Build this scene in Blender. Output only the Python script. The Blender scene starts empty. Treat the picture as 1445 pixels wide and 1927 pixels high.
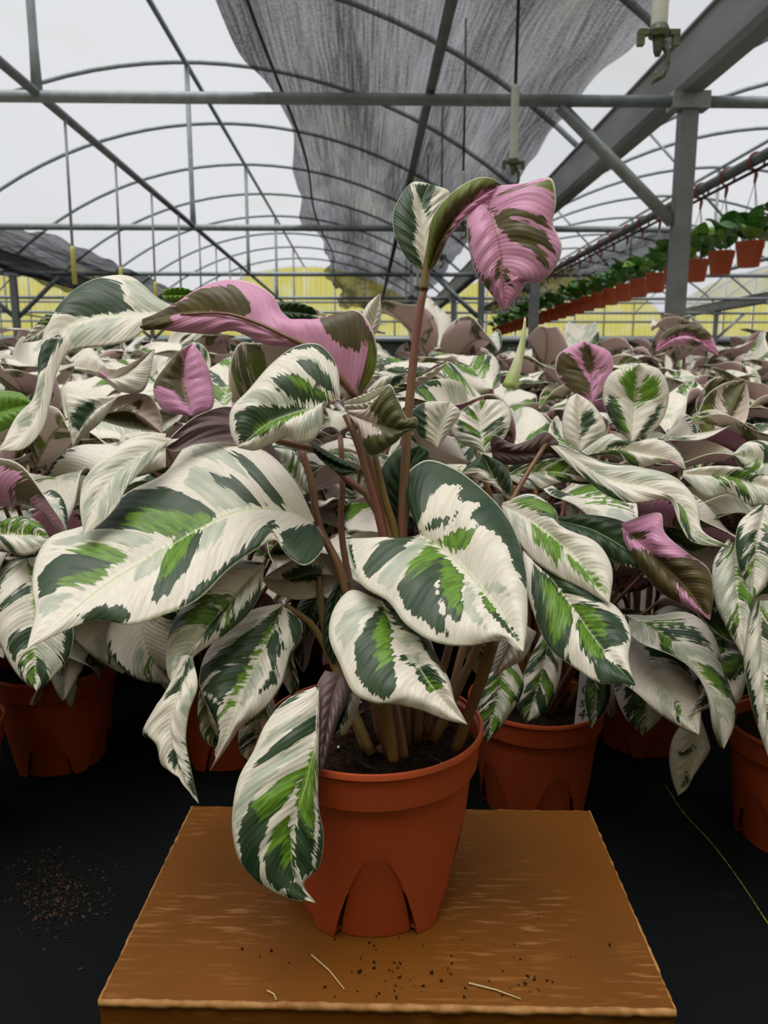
import bpy, math, random
import numpy as np
from mathutils import Vector, Matrix, Euler

# ------------------------------------------------------------------ camera
W, H, F = 1445.0, 1927.0, 1450.0
PITCH = math.radians(10.3)
YAW = math.radians(1.36)            # greenhouse runs along +Y, the camera looks slightly to the right of it
CAM_H = 0.73
scn = bpy.context.scene
COL = scn.collection
cam_d = bpy.data.cameras.new('camera')
cam = bpy.data.objects.new('camera', cam_d)
COL.objects.link(cam)
cam.location = (0, 0, CAM_H)
cam.rotation_euler = (math.pi / 2 - PITCH, 0, -YAW)
cam_d.sensor_fit = 'VERTICAL'
cam_d.sensor_height = 36.0
cam_d.lens = F / H * 36.0
cam_d.clip_start = 0.02
cam_d.clip_end = 300
cam_d.dof.use_dof = True
cam_d.dof.focus_distance = 0.78
cam_d.dof.aperture_fstop = 11.0
scn.camera = cam

# ------------------------------------------------------------------ light
world = bpy.data.worlds.new('world')
scn.world = world
world.use_nodes = True
wn = world.node_tree.nodes
wn['Background'].inputs[0].default_value = (0.95, 0.97, 1.0, 1)
wn['Background'].inputs[1].default_value = 0.50
sun_d = bpy.data.lights.new('sun', 'SUN')
sun_d.energy = 3.0
sun_d.angle = math.radians(46)
sun_d.color = (1.0, 0.96, 0.90)
sun = bpy.data.objects.new('sun', sun_d)
COL.objects.link(sun)
sun.location = (0, -3, 12)
sun.rotation_euler = (math.radians(9), math.radians(-7), 0)   # high, slightly behind the camera
scn.view_settings.view_transform = 'Standard'
scn.view_settings.look = 'None'
scn.view_settings.exposure = 0.48
scn.view_settings.gamma = 1.0
scn.view_settings.use_curve_mapping = False
scn.cycles.transparent_max_bounces = 16
scn.cycles.max_bounces = 6

cp, sp_, cy, sy = math.cos(PITCH), math.sin(PITCH), math.cos(YAW), math.sin(YAW)
FWD = np.array([sy * cp, cy * cp, -sp_])
RGT = np.array([cy, -sy, 0.0])
UPV = np.array([sy * sp_, cy * sp_, cp])
CAM = np.array([0, 0, CAM_H])


def P(u, v, z):
    """point seen at pixel (u, v) at distance z along the view axis, in metres"""
    return CAM + z * (FWD + (u - W / 2) / F * RGT - (v - H / 2) / F * UPV)


def on_level(u, v, h):
    """point seen at pixel (u, v) on the horizontal plane at height h"""
    d = FWD + (u - W / 2) / F * RGT - (v - H / 2) / F * UPV
    return CAM + d * ((h - CAM_H) / d[2])


# ------------------------------------------------------------------ materials
def mat(name):
    m = bpy.data.materials.new(name)
    m.use_nodes = True
    return m, m.node_tree.nodes, m.node_tree.links, m.node_tree.nodes['Principled BSDF']


def simple(name, col, rough=0.5, metal=0.0, vary=0.0, scale=20.0, bump=0.0, stretch=(1, 1, 1), col2=None, spec=0.5):
    m, n, l, b = mat(name)
    b.inputs['Roughness'].default_value = rough
    b.inputs['Metallic'].default_value = metal
    b.inputs['Specular IOR Level'].default_value = spec
    b.inputs['Base Color'].default_value = (*col, 1)
    if vary or bump or col2:
        tc = n.new('ShaderNodeTexCoord')
        mp = n.new('ShaderNodeMapping')
        mp.inputs['Scale'].default_value = stretch
        l.new(tc.outputs['Object'], mp.inputs[0])
        nz = n.new('ShaderNodeTexNoise')
        nz.inputs['Scale'].default_value = scale
        nz.inputs['Detail'].default_value = 5
        l.new(mp.outputs[0], nz.inputs['Vector'])
        mx = n.new('ShaderNodeMix'); mx.data_type = 'RGBA'
        c2 = col2 if col2 else tuple(max(0, c * (1 - vary)) for c in col)
        mx.inputs[6].default_value = (*col, 1)
        mx.inputs[7].default_value = (*c2, 1)
        rp = n.new('ShaderNodeMapRange')
        rp.inputs[1].default_value = 0.35; rp.inputs[2].default_value = 0.65
        l.new(nz.outputs[0], rp.inputs[0])
        l.new(rp.outputs[0], mx.inputs[0])
        l.new(mx.outputs[2], b.inputs['Base Color'])
        if bump:
            bp = n.new('ShaderNodeBump'); bp.inputs['Strength'].default_value = bump
            bp.inputs['Distance'].default_value = 0.002
            l.new(nz.outputs[0], bp.inputs['Height'])
            l.new(bp.outputs[0], b.inputs['Normal'])
    return m


def leaf_material(name, cols, mid, rim, rough, edge_w=0.012, mid_w=0.022):
    """cols: cream, pale, dark, dark2, bright; masks come from smooth fields stored on the mesh"""
    m, n, l, b = mat(name)
    uv = n.new('ShaderNodeUVMap'); uv.uv_map = 'vein'
    sep = n.new('ShaderNodeSeparateXYZ'); l.new(uv.outputs[0], sep.inputs[0])

    def attr(a):
        x = n.new('ShaderNodeAttribute'); x.attribute_name = a
        return x.outputs['Fac']

    def math_(op, a, c=None, clamp=False):
        x = n.new('ShaderNodeMath'); x.operation = op; x.use_clamp = clamp
        for i, q in enumerate((a, c)):
            if q is None: continue
            if isinstance(q, (int, float)): x.inputs[i].default_value = q
            else: l.new(q, x.inputs[i])
        return x.outputs[0]
    q, t = sep.outputs[0], sep.outputs[1]
    seed = attr('seed')

    def noise(sq, st, detail, off):
        cb = n.new('ShaderNodeCombineXYZ')
        l.new(math_('MULTIPLY', q, sq), cb.inputs[0])
        l.new(math_('MULTIPLY', t, st), cb.inputs[1])
        l.new(math_('ADD', math_('MULTIPLY', seed, 37.0), off), cb.inputs[2])
        z = n.new('ShaderNodeTexNoise'); z.inputs['Scale'].default_value = 1.0
        z.inputs['Detail'].default_value = detail
        l.new(cb.outputs[0], z.inputs['Vector'])
        return math_('SUBTRACT', z.outputs[0], 0.5)
    n1 = noise(58, 2.6, 4, 0.0)
    n2 = noise(26, 3, 4, 11.0)
    n3 = noise(90, 6, 3, 23.0)
    n4 = noise(9, 3.0, 2, 41.0)

    def mask(a, nz, amp, soft):
        return math_('MULTIPLY_ADD' if False else 'ADD', math_('MULTIPLY', math_('ADD', attr(a), math_('MULTIPLY', nz, amp)), 1.0 / soft), 0.5, True)

    def mix(fac, a, c):
        x = n.new('ShaderNodeMix'); x.data_type = 'RGBA'
        if isinstance(fac, (int, float)): x.inputs[0].default_value = fac
        else: l.new(fac, x.inputs[0])
        for i, q_ in ((6, a), (7, c)):
            if isinstance(q_, tuple): x.inputs[i].default_value = (*q_, 1)
            else: l.new(q_, x.inputs[i])
        return x.outputs[2]
    cream, pale, dark, dark2, bright = cols
    c = mix(math_('MULTIPLY', math_('ADD', math_('MULTIPLY', n3, 3.0), 0.45, True), 0.3), cream, pale)
    c = mix(math_('MULTIPLY', mask('pale', n1, 0.5, 0.04), math_('ADD', math_('MULTIPLY', n2, 1.6), 0.72, True)), c, pale)
    dk = mix(math_('ADD', math_('MULTIPLY', n4, 3.0), 0.35, True), dark, dark2)
    dk = mix(math_('MULTIPLY', math_('ADD', math_('MULTIPLY', n3, 3.0), 0.3, True), 0.35), dk, dark2)
    c = mix(mask('dark', n1, 0.46, 0.02), c, dk)
    br = mix(math_('ADD', math_('MULTIPLY', n3, 4.0), 0.4, True), bright, tuple(bb * 0.45 + dd * 0.5 for bb, dd in zip(bright, dark)))
    c = mix(mask('bright', n1, 0.62, 0.08), c, br)
    c = mix(mask('cream', n1, 0.46, 0.02), c, cream)
    at = math_('ABSOLUTE', t)
    # midrib and margin
    mr = math_('SUBTRACT', 1.0, math_('MULTIPLY', at, 1 / mid_w), True)
    c = mix(math_('MULTIPLY', mr, 0.85), c, mid)
    em = math_('MULTIPLY', math_('SUBTRACT', at, 1 - edge_w * 2), 1 / edge_w, True)
    c = mix(math_('MULTIPLY', em, 0.8), c, rim)
    l.new(c, b.inputs['Base Color'])
    b.inputs['Roughness'].default_value = rough
    b.inputs['Specular IOR Level'].default_value = 0.35
    wv = n.new('ShaderNodeMath'); wv.operation = 'SINE'
    l.new(math_('MULTIPLY', q, 190.0), wv.inputs[0])
    hgt = math_('ADD', math_('MULTIPLY', wv.outputs[0], 0.5), math_('MULTIPLY', n3, 1.2))
    bp = n.new('ShaderNodeBump'); bp.inputs['Strength'].default_value = 0.22; bp.inputs['Distance'].default_value = 0.001
    l.new(hgt, bp.inputs['Height']); l.new(bp.outputs[0], b.inputs['Normal'])
    tr = n.new('ShaderNodeBsdfTranslucent'); l.new(c, tr.inputs[0])
    ms = n.new('ShaderNodeMixShader'); ms.inputs[0].default_value = 0.10
    out = n['Material Output']
    l.new(b.outputs[0], ms.inputs[1]); l.new(tr.outputs[0], ms.inputs[2]); l.new(ms.outputs[0], out.inputs[0])
    return m


M = {}
M['leaf_top'] = leaf_material('leaf_top', ((0.81, 0.75, 0.66), (0.37, 0.425, 0.335), (0.019, 0.047, 0.020), (0.055, 0.088, 0.045), (0.15, 0.30, 0.025)), (0.45, 0.58, 0.22), (0.80, 0.82, 0.60), 0.42)
M['leaf_under'] = leaf_material('leaf_under', ((0.64, 0.28, 0.48), (0.70, 0.42, 0.55), (0.075, 0.055, 0.030), (0.12, 0.10, 0.028), (0.16, 0.22, 0.02)), (0.20, 0.13, 0.06), (0.80, 0.72, 0.62), 0.45, 0.02, 0.06)
M['leaf_under_dark'] = leaf_material('leaf_under_dark', ((0.13, 0.085, 0.085), (0.16, 0.10, 0.10), (0.085, 0.060, 0.060), (0.10, 0.075, 0.07), (0.10, 0.08, 0.06)), (0.16, 0.11, 0.09), (0.55, 0.50, 0.45), 0.45, 0.015)
M['leaf_under_pale'] = leaf_material('leaf_under_pale', ((0.70, 0.55, 0.52), (0.55, 0.50, 0.42), (0.085, 0.085, 0.035), (0.12, 0.12, 0.04), (0.20, 0.26, 0.03)), (0.25, 0.2, 0.09), (0.80, 0.75, 0.62), 0.45, 0.02, 0.06)
M['leaf_under_mute'] = leaf_material('leaf_under_mute', ((0.60, 0.40, 0.44), (0.58, 0.44, 0.42), (0.070, 0.055, 0.035), (0.10, 0.085, 0.035), (0.15, 0.18, 0.03)), (0.20, 0.13, 0.06), (0.75, 0.70, 0.60), 0.45, 0.02, 0.06)
M['petiole'] = simple('petiole', (0.20, 0.105, 0.04), 0.4, vary=0.5, scale=30, stretch=(1, 1, 0.1), col2=(0.15, 0.055, 0.04))
M['petiole_green'] = simple('petiole_green', (0.17, 0.13, 0.035), 0.4, scale=30, stretch=(1, 1, 0.1), col2=(0.20, 0.09, 0.04))
M['petiole_red'] = simple('petiole_red', (0.20, 0.065, 0.055), 0.4, scale=25, stretch=(1, 1, 0.15), col2=(0.18, 0.11, 0.045))
M['spear'] = simple('young_leaf', (0.30, 0.42, 0.06), 0.4, scale=40, stretch=(1, 1, .1), col2=(0.70, 0.68, 0.50))
M['pot'] = simple('terracotta_plastic', (0.47, 0.080, 0.022), 0.42, vary=0.12, scale=9, col2=(0.41, 0.070, 0.020))
M['soil'] = simple('soil', (0.028, 0.015, 0.008), 0.95, scale=160, bump=1.0, col2=(0.006, 0.004, 0.003), spec=0.1)
M['bark'] = simple('bark', (0.075, 0.034, 0.014), 0.9, vary=0.6, scale=60)
M['pale_bit'] = simple('pale_bit', (0.55, 0.42, 0.22), 0.8)
M['galv'] = simple('galvanised_steel', (0.30, 0.325, 0.335), 0.5, 0.25, scale=14, col2=(0.23, 0.255, 0.265))
M['post'] = simple('post_steel', (0.20, 0.212, 0.22), 0.5, 0.2, scale=9, col2=(0.15, 0.16, 0.165))
M['galv_dark'] = simple('weathered_steel', (0.17, 0.18, 0.185), 0.5, 0.3, scale=9, col2=(0.12, 0.13, 0.135))
M['gutter'] = simple('gutter_steel', (0.30, 0.31, 0.315), 0.55, 0.2, scale=5, stretch=(1, .2, 1), col2=(0.20, 0.21, 0.215))
M['black'] = simple('black_plastic', (0.018, 0.018, 0.018), 0.5)
M['white_plastic'] = simple('white_plastic', (0.70, 0.70, 0.66), 0.45, vary=0.1, scale=12)
M['yellow_plastic'] = simple('yellow_plastic', (0.55, 0.52, 0.10), 0.5)
M['dark_plastic'] = simple('nozzle_plastic', (0.055, 0.06, 0.05), 0.5, scale=60, col2=(0.12, 0.13, 0.05))
M['red_plastic'] = simple('red_hook_plastic', (0.22, 0.035, 0.025), 0.45)
M['wire'] = simple('thin_wire', (0.30, 0.31, 0.32), 0.5, 0.3)
M['hang_leaf'] = simple('green_leaf', (0.085, 0.24, 0.035), 0.38, scale=14, col2=(0.04, 0.14, 0.028))
M['hang_leaf2'] = simple('light_green_leaf', (0.22, 0.36, 0.04), 0.38, scale=14, col2=(0.09, 0.22, 0.03))
M['tag'] = simple('tag_white', (0.75, 0.75, 0.74), 0.5)
M['ink'] = simple('ink', (0.02, 0.02, 0.02), 0.7)
M['base_wall'] = simple('base_wall', (0.035, 0.042, 0.03), 0.8, scale=3, col2=(0.05, 0.07, 0.03))
M['thread'] = simple('thread', (0.36, 0.40, 0.04), 0.7, scale=260, col2=(0.05, 0.05, 0.01))


def film_material(name, col, stain, trans_fac, stripes=0.0, stain_scale=0.35, stain_lo=0.55):
    m, n, l, b = mat(name)
    n.remove(b)
    tc = n.new('ShaderNodeTexCoord')
    mp = n.new('ShaderNodeMapping'); mp.inputs['Scale'].default_value = (1.2, 0.5, 1)
    l.new(tc.outputs['Object'], mp.inputs[0])
    nz = n.new('ShaderNodeTexNoise'); nz.inputs['Scale'].default_value = stain_scale; nz.inputs['Detail'].default_value = 6
    l.new(mp.outputs[0], nz.inputs['Vector'])
    rp = n.new('ShaderNodeMapRange'); rp.inputs[1].default_value = stain_lo; rp.inputs[2].default_value = stain_lo + 0.3
    l.new(nz.outputs[0], rp.inputs[0])
    mx = n.new('ShaderNodeMix'); mx.data_type = 'RGBA'
    mx.inputs[6].default_value = (*col, 1); mx.inputs[7].default_value = (*stain, 1)
    fac = rp.outputs[0]
    if stripes:
        wv = n.new('ShaderNodeTexWave'); wv.inputs['Scale'].default_value = stripes; wv.inputs['Distortion'].default_value = 1.5
        wv.bands_direction = 'X'
        l.new(tc.outputs['Object'], wv.inputs['Vector'])
        ad = n.new('ShaderNodeMath'); ad.operation = 'MULTIPLY_ADD'; ad.use_clamp = True
        l.new(wv.outputs[1], ad.inputs[0]); ad.inputs[1].default_value = 0.5; l.new(rp.outputs[0], ad.inputs[2])
        fac = ad.outputs[0]
    l.new(fac, mx.inputs[0])
    tl = n.new('ShaderNodeBsdfTranslucent'); l.new(mx.outputs[2], tl.inputs[0])
    tp = n.new('ShaderNodeBsdfTransparent'); l.new(mx.outputs[2], tp.inputs[0])
    ms = n.new('ShaderNodeMixShader'); ms.inputs[0].default_value = trans_fac
    l.new(tl.outputs[0], ms.inputs[1]); l.new(tp.outputs[0], ms.inputs[2])
    l.new(ms.outputs[0], n['Material Output'].inputs[0])
    return m


M['film'] = film_material('greenhouse_film', (0.82, 0.83, 0.86), (0.74, 0.75, 0.60), 0.8)
M['yellow_sheet'] = film_material('yellow_sheet', (0.84, 0.74, 0.14), (0.92, 0.86, 0.42), 0.5, stripes=1.6, stain_scale=1.2, stain_lo=0.45)


def net_material(name, dens):
    m, n, l, b = mat(name)
    b.inputs['Base Color'].default_value = (0.075, 0.075, 0.078, 1)
    b.inputs['Roughness'].default_value = 0.8
    tc = n.new('ShaderNodeTexCoord')

    def noi(scl, sc, det):
        mp = n.new('ShaderNodeMapping'); mp.inputs['Scale'].default_value = scl
        l.new(tc.outputs['Object'], mp.inputs[0])
        z = n.new('ShaderNodeTexNoise'); z.inputs['Scale'].default_value = sc; z.inputs['Detail'].default_value = det
        l.new(mp.outputs[0], z.inputs['Vector'])
        return z.outputs[0]
    a = noi((60, 1.2, 1), 1.0, 2)      # fine lengthwise threads
    c = noi((2.4, 0.25, 1), 1.0, 4)    # creases
    d = noi((40, 40, 1), 1.0, 1)
    wv = n.new('ShaderNodeTexWave'); wv.inputs['Scale'].default_value = 30; wv.inputs['Distortion'].default_value = 0.6
    wv.bands_direction = 'X'
    l.new(tc.outputs['Object'], wv.inputs['Vector'])

    def ma(x, k, y):
        q = n.new('ShaderNodeMath'); q.operation = 'MULTIPLY_ADD'
        l.new(x, q.inputs[0]); q.inputs[1].default_value = k
        if isinstance(y, float): q.inputs[2].default_value = y
        else: l.new(y, q.inputs[2])
        return q.outputs[0]
    s = ma(a, 0.55, dens - 0.275 - 0.35 - 0.15 - 0.06)
    s = ma(c, 0.7, s); s = ma(d, 0.3, s); s = ma(wv.outputs[1], 0.12, s)
    cl = n.new('ShaderNodeClamp'); cl.inputs[1].default_value = 0.15; cl.inputs[2].default_value = 0.95
    l.new(s, cl.inputs[0])
    tp = n.new('ShaderNodeBsdfTransparent')
    ms = n.new('ShaderNodeMixShader')
    l.new(cl.outputs[0], ms.inputs[0]); l.new(tp.outputs[0], ms.inputs[1]); l.new(b.outputs[0], ms.inputs[2])
    l.new(ms.outputs[0], n['Material Output'].inputs[0])
    return m


M['net'] = net_material('shade_net', 0.77)
M['net_dense'] = net_material('shade_net_dense', 0.80)


def floor_material():
    m, n, l, b = mat('woven_ground_cloth')
    tc = n.new('ShaderNodeTexCoord')
    w1 = n.new('ShaderNodeTexWave'); w1.inputs['Scale'].default_value = 90; w1.bands_direction = 'X'
    w2 = n.new('ShaderNodeTexWave'); w2.inputs['Scale'].default_value = 90; w2.bands_direction = 'Y'
    nz = n.new('ShaderNodeTexNoise'); nz.inputs['Scale'].default_value = 5; nz.inputs['Detail'].default_value = 8
    for x in (w1, w2, nz): l.new(tc.outputs['Object'], x.inputs['Vector'])
    mm = n.new('ShaderNodeMath'); mm.operation = 'MULTIPLY'
    l.new(w1.outputs[1], mm.inputs[0]); l.new(w2.outputs[1], mm.inputs[1])
    mx = n.new('ShaderNodeMix'); mx.data_type = 'RGBA'
    mx.inputs[6].default_value = (0.003, 0.004, 0.0045, 1); mx.inputs[7].default_value = (0.009, 0.011, 0.012, 1)
    l.new(mm.outputs[0], mx.inputs[0])
    rp = n.new('ShaderNodeMapRange'); rp.inputs[1].default_value = 0.62; rp.inputs[2].default_value = 0.8
    l.new(nz.outputs[0], rp.inputs[0])
    m2 = n.new('ShaderNodeMix'); m2.data_type = 'RGBA'; m2.inputs[7].default_value = (0.045, 0.026, 0.013, 1)
    l.new(rp.outputs[0], m2.inputs[0]); l.new(mx.outputs[2], m2.inputs[6])
    l.new(m2.outputs[2], b.inputs['Base Color'])
    b.inputs['Roughness'].default_value = 0.85
    b.inputs['Specular IOR Level'].default_value = 0.12
    bp = n.new('ShaderNodeBump'); bp.inputs['Strength'].default_value = 0.4; bp.inputs['Distance'].default_value = 0.001
    l.new(mm.outputs[0], bp.inputs['Height']); l.new(bp.outputs[0], b.inputs['Normal'])
    return m


M['floor'] = floor_material()


def card_material(name, base, scuff):
    m, n, l, b = mat(name)
    tc = n.new('ShaderNodeTexCoord')

    def noi(scl, sc, det):
        mp = n.new('ShaderNodeMapping'); mp.inputs['Scale'].default_value = scl
        l.new(tc.outputs['Object'], mp.inputs[0])
        z = n.new('ShaderNodeTexNoise'); z.inputs['Scale'].default_value = sc; z.inputs['Detail'].default_value = det
        l.new(mp.outputs[0], z.inputs['Vector'])
        return z.outputs[0]
    flute = noi((2.6, 22, 8), 9, 5)
    area = noi((1, 1, 1), 6, 3)
    tone = noi((1, 1, 1), 4, 6)

    def rng(x, lo, hi):
        r = n.new('ShaderNodeMapRange'); r.inputs[1].default_value = lo; r.inputs[2].default_value = hi
        l.new(x, r.inputs[0]); return r.outputs[0]
    ml = n.new('ShaderNodeMath'); ml.operation = 'MULTIPLY'
    l.new(rng(flute, 0.53, 0.66), ml.inputs[0]); l.new(rng(area, 0.42, 0.62), ml.inputs[1])
    mk = n.new('ShaderNodeMath'); mk.operation = 'MULTIPLY'; l.new(ml.outputs[0], mk.inputs[0]); mk.inputs[1].default_value = 0.75
    mx = n.new('ShaderNodeMix'); mx.data_type = 'RGBA'
    mx.inputs[6].default_value = (*base, 1); mx.inputs[7].default_value = tuple(c * 0.72 for c in base) + (1,)
    l.new(rng(tone, 0.35, 0.65), mx.inputs[0])
    m2 = n.new('ShaderNodeMix'); m2.data_type = 'RGBA'; m2.inputs[7].default_value = (*scuff, 1)
    l.new(mk.outputs[0], m2.inputs[0]); l.new(mx.outputs[2], m2.inputs[6])
    l.new(m2.outputs[2], b.inputs['Base Color'])
    b.inputs['Roughness'].default_value = 0.5
    b.inputs['Specular IOR Level'].default_value = 0.22
    bp = n.new('ShaderNodeBump'); bp.inputs['Strength'].default_value = 0.25; bp.inputs['Distance'].default_value = 0.001
    l.new(flute, bp.inputs['Height']); l.new(bp.outputs[0], b.inputs['Normal'])
    return m


M['card'] = card_material('waxed_cardboard', (0.175, 0.060, 0.006), (0.38, 0.18, 0.06))
M['card_edge'] = simple('worn_cardboard_edge', (0.40, 0.20, 0.06), 0.7, scale=70, col2=(0.24, 0.10, 0.018), stretch=(1, 1, 1))


# ------------------------------------------------------------------ helpers
def tag(o, label=None, cat=None, group=None, kind=None):
    if label: o['label'] = label
    if cat: o['category'] = cat
    if group: o['group'] = group
    if kind: o['kind'] = kind
    return o


def empty(name, loc=(0, 0, 0), parent=None):
    o = bpy.data.objects.new(name, None)
    COL.objects.link(o)
    o.location = loc
    o.empty_display_size = 0.05
    if parent: o.parent = parent
    return o


def obj(name, me, parent=None, loc=None):
    o = bpy.data.objects.new(name, me)
    COL.objects.link(o)
    if parent is not None: o.parent = parent
    if loc is not None: o.location = loc
    return o


def mesh(name, verts, faces, mats, smooth=True, mi=None):
    me = bpy.data.meshes.new(name)
    me.from_pydata([tuple(map(float, v)) for v in verts], [], [tuple(f) for f in faces])
    for m in (mats if isinstance(mats, (list, tuple)) else [mats]): me.materials.append(m)
    if smooth: me.polygons.foreach_set('use_smooth', [True] * len(me.polygons))
    if mi is not None: me.polygons.foreach_set('material_index', mi)
    me.update()
    return me


class MB:
    """collects tubes, boxes and lathes into one mesh"""
    def __init__(s): s.v, s.f = [], []

    def add(s, v, f):
        o = len(s.v); s.v += [tuple(x) for x in v]; s.f += [tuple(i + o for i in q) for q in f]

    def tube(s, pts, r, n=8, cap=True):
        pts = [np.array(p, float) for p in pts]
        rs = r if isinstance(r, (list, tuple)) else [r] * len(pts)
        v, f = [], []
        prev = None
        for i, p in enumerate(pts):
            d = pts[min(i + 1, len(pts) - 1)] - pts[max(i - 1, 0)]
            d /= np.linalg.norm(d) + 1e-12
            if prev is None:
                a = np.array([0, 0, 1.0]) if abs(d[2]) < 0.9 else np.array([1.0, 0, 0])
            else: a = prev
            x = a - d * a.dot(d); x /= np.linalg.norm(x) + 1e-12
            y = np.cross(d, x); prev = x
            for k in range(n):
                t = 2 * math.pi * k / n
                v.append(p + rs[i] * (math.cos(t) * x + math.sin(t) * y))
        for i in range(len(pts) - 1):
            for k in range(n):
                f.append((i * n + k, i * n + (k + 1) % n, (i + 1) * n + (k + 1) % n, (i + 1) * n + k))
        if cap:
            f.append(tuple(range(n - 1, -1, -1))); f.append(tuple((len(pts) - 1) * n + k for k in range(n)))
        s.add(v, f); return s

    def box(s, lo, hi):
        x0, y0, z0 = lo; x1, y1, z1 = hi
        s.add([(x0, y0, z0), (x1, y0, z0), (x1, y1, z0), (x0, y1, z0), (x0, y0, z1), (x1, y0, z1), (x1, y1, z1), (x0, y1, z1)],
              [(3, 2, 1, 0), (4, 5, 6, 7), (0, 1, 5, 4), (1, 2, 6, 5), (2, 3, 7, 6), (3, 0, 4, 7)]); return s

    def lathe(s, prof, n=32, c=(0, 0)):
        v, f = [], []
        for r, z in prof:
            for k in range(n):
                t = 2 * math.pi * k / n
                v.append((c[0] + r * math.cos(t), c[1] + r * math.sin(t), z))
        for i in range(len(prof) - 1):
            for k in range(n):
                f.append((i * n + k, i * n + (k + 1) % n, (i + 1) * n + (k + 1) % n, (i + 1) * n + k))
        s.add(v, f); return s

    def me(s, name, m, smooth=True): return mesh(name, s.v, s.f, m, smooth)


def flat_box(name, lo, hi, m, bevel=0.0):
    me = MB().box(lo, hi).me(name, m, False)
    return me


def bevel(o, w, seg=2):
    b = o.modifiers.new('bevel', 'BEVEL'); b.width = w; b.segments = seg; b.limit_method = 'ANGLE'
    return o


def curve(pts, n):
    """smooth curve through points, parameter by chord length; returns n samples"""
    p = np.array(pts, float)
    d = np.linalg.norm(np.diff(p, axis=0), axis=1); d[d < 1e-6] = 1e-6
    s = np.concatenate([[0], np.cumsum(d)]); s /= s[-1]
    m = np.zeros_like(p)
    m[1:-1] = (p[2:] - p[:-2]) / (s[2:] - s[:-2])[:, None]
    m[0] = (p[1] - p[0]) / (s[1] - s[0]); m[-1] = (p[-1] - p[-2]) / (s[-1] - s[-2])
    x = np.linspace(0, 1, n)
    i = np.clip(np.searchsorted(s, x, 'right') - 1, 0, len(s) - 2)
    h = (s[i + 1] - s[i]); t = (x - s[i]) / h
    t = t[:, None]; h = h[:, None]
    return ((2 * t ** 3 - 3 * t ** 2 + 1) * p[i] + (t ** 3 - 2 * t ** 2 + t) * h * m[i]
            + (-2 * t ** 3 + 3 * t ** 2) * p[i + 1] + (t ** 3 - t ** 2) * h * m[i + 1])


def poly_sd(px, poly):
    """signed distance (positive inside) of points px (n,2) to a polygon"""
    poly = np.array(poly, float); n = len(poly)
    best = np.full(len(px), 1e9); inside = np.zeros(len(px), bool)
    for i in range(n):
        a, b = poly[i], poly[(i + 1) % n]
        e = b - a; w = px - a
        t = np.clip((w @ e) / (e @ e + 1e-9), 0, 1)
        best = np.minimum(best, np.linalg.norm(w - t[:, None] * e, axis=1))
        c = ((a[1] <= px[:, 1]) != (b[1] <= px[:, 1]))
        with np.errstate(divide='ignore', invalid='ignore'):
            xi = a[0] + (px[:, 1] - a[1]) / (b[1] - a[1] + 1e-12) * e[0]
        inside ^= c & (px[:, 0] < xi)
    return np.where(inside, best, -best)


CLS = {'P': 'pale', 'D': 'dark', 'B': 'bright', 'W': 'cream'}


def random_fields(q, t, rng, size=2.2, dark=0.34, pale=0.22):
    """variegation: sectors that run along the side veins"""
    a = np.abs(t)
    fl = {k: np.full(q.shape, -1.0) for k in CLS.values()}

    def patch(cls, sg, q0, q1, a0, a1):
        d = np.minimum(np.minimum(q - q0, q1 - q), np.minimum(a - a0, a1 - a) * 0.38) * size
        d = np.where(sg * t > 0, d, np.minimum(d, -a * 0.38 * size))
        fl[cls] = np.maximum(fl[cls], d)
    for sg in (-1, 1):
        x = -0.35 + rng.uniform(0, 0.15)
        while x < 0.95:
            w = rng.uniform(0.05, 0.17); r = rng.random()
            if r < dark:
                a1 = rng.choice([0.75, 0.9, 1.1, 1.1])
                patch('dark', sg, x, x + w, rng.choice([-0.1, -0.1, 0.12]), a1)
                if rng.random() < 0.75: patch('bright', sg, x + rng.uniform(-.01, .3) * w, x + w * rng.uniform(0.7, 1.0), -0.1, a1 * rng.uniform(0.5, 0.85))
            elif r < dark + pale: patch('pale', sg, x, x + w, rng.choice([-0.1, 0.2]), rng.uniform(0.8, 1.1))
            x += w + rng.uniform(0.0, 0.05)
        if rng.random() < 0.5:
            x = rng.uniform(-0.3, 0.5); patch('dark', sg, x, x + rng.uniform(0.2, 0.5), rng.uniform(0.72, 0.9), 1.3)
    return fl


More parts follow.
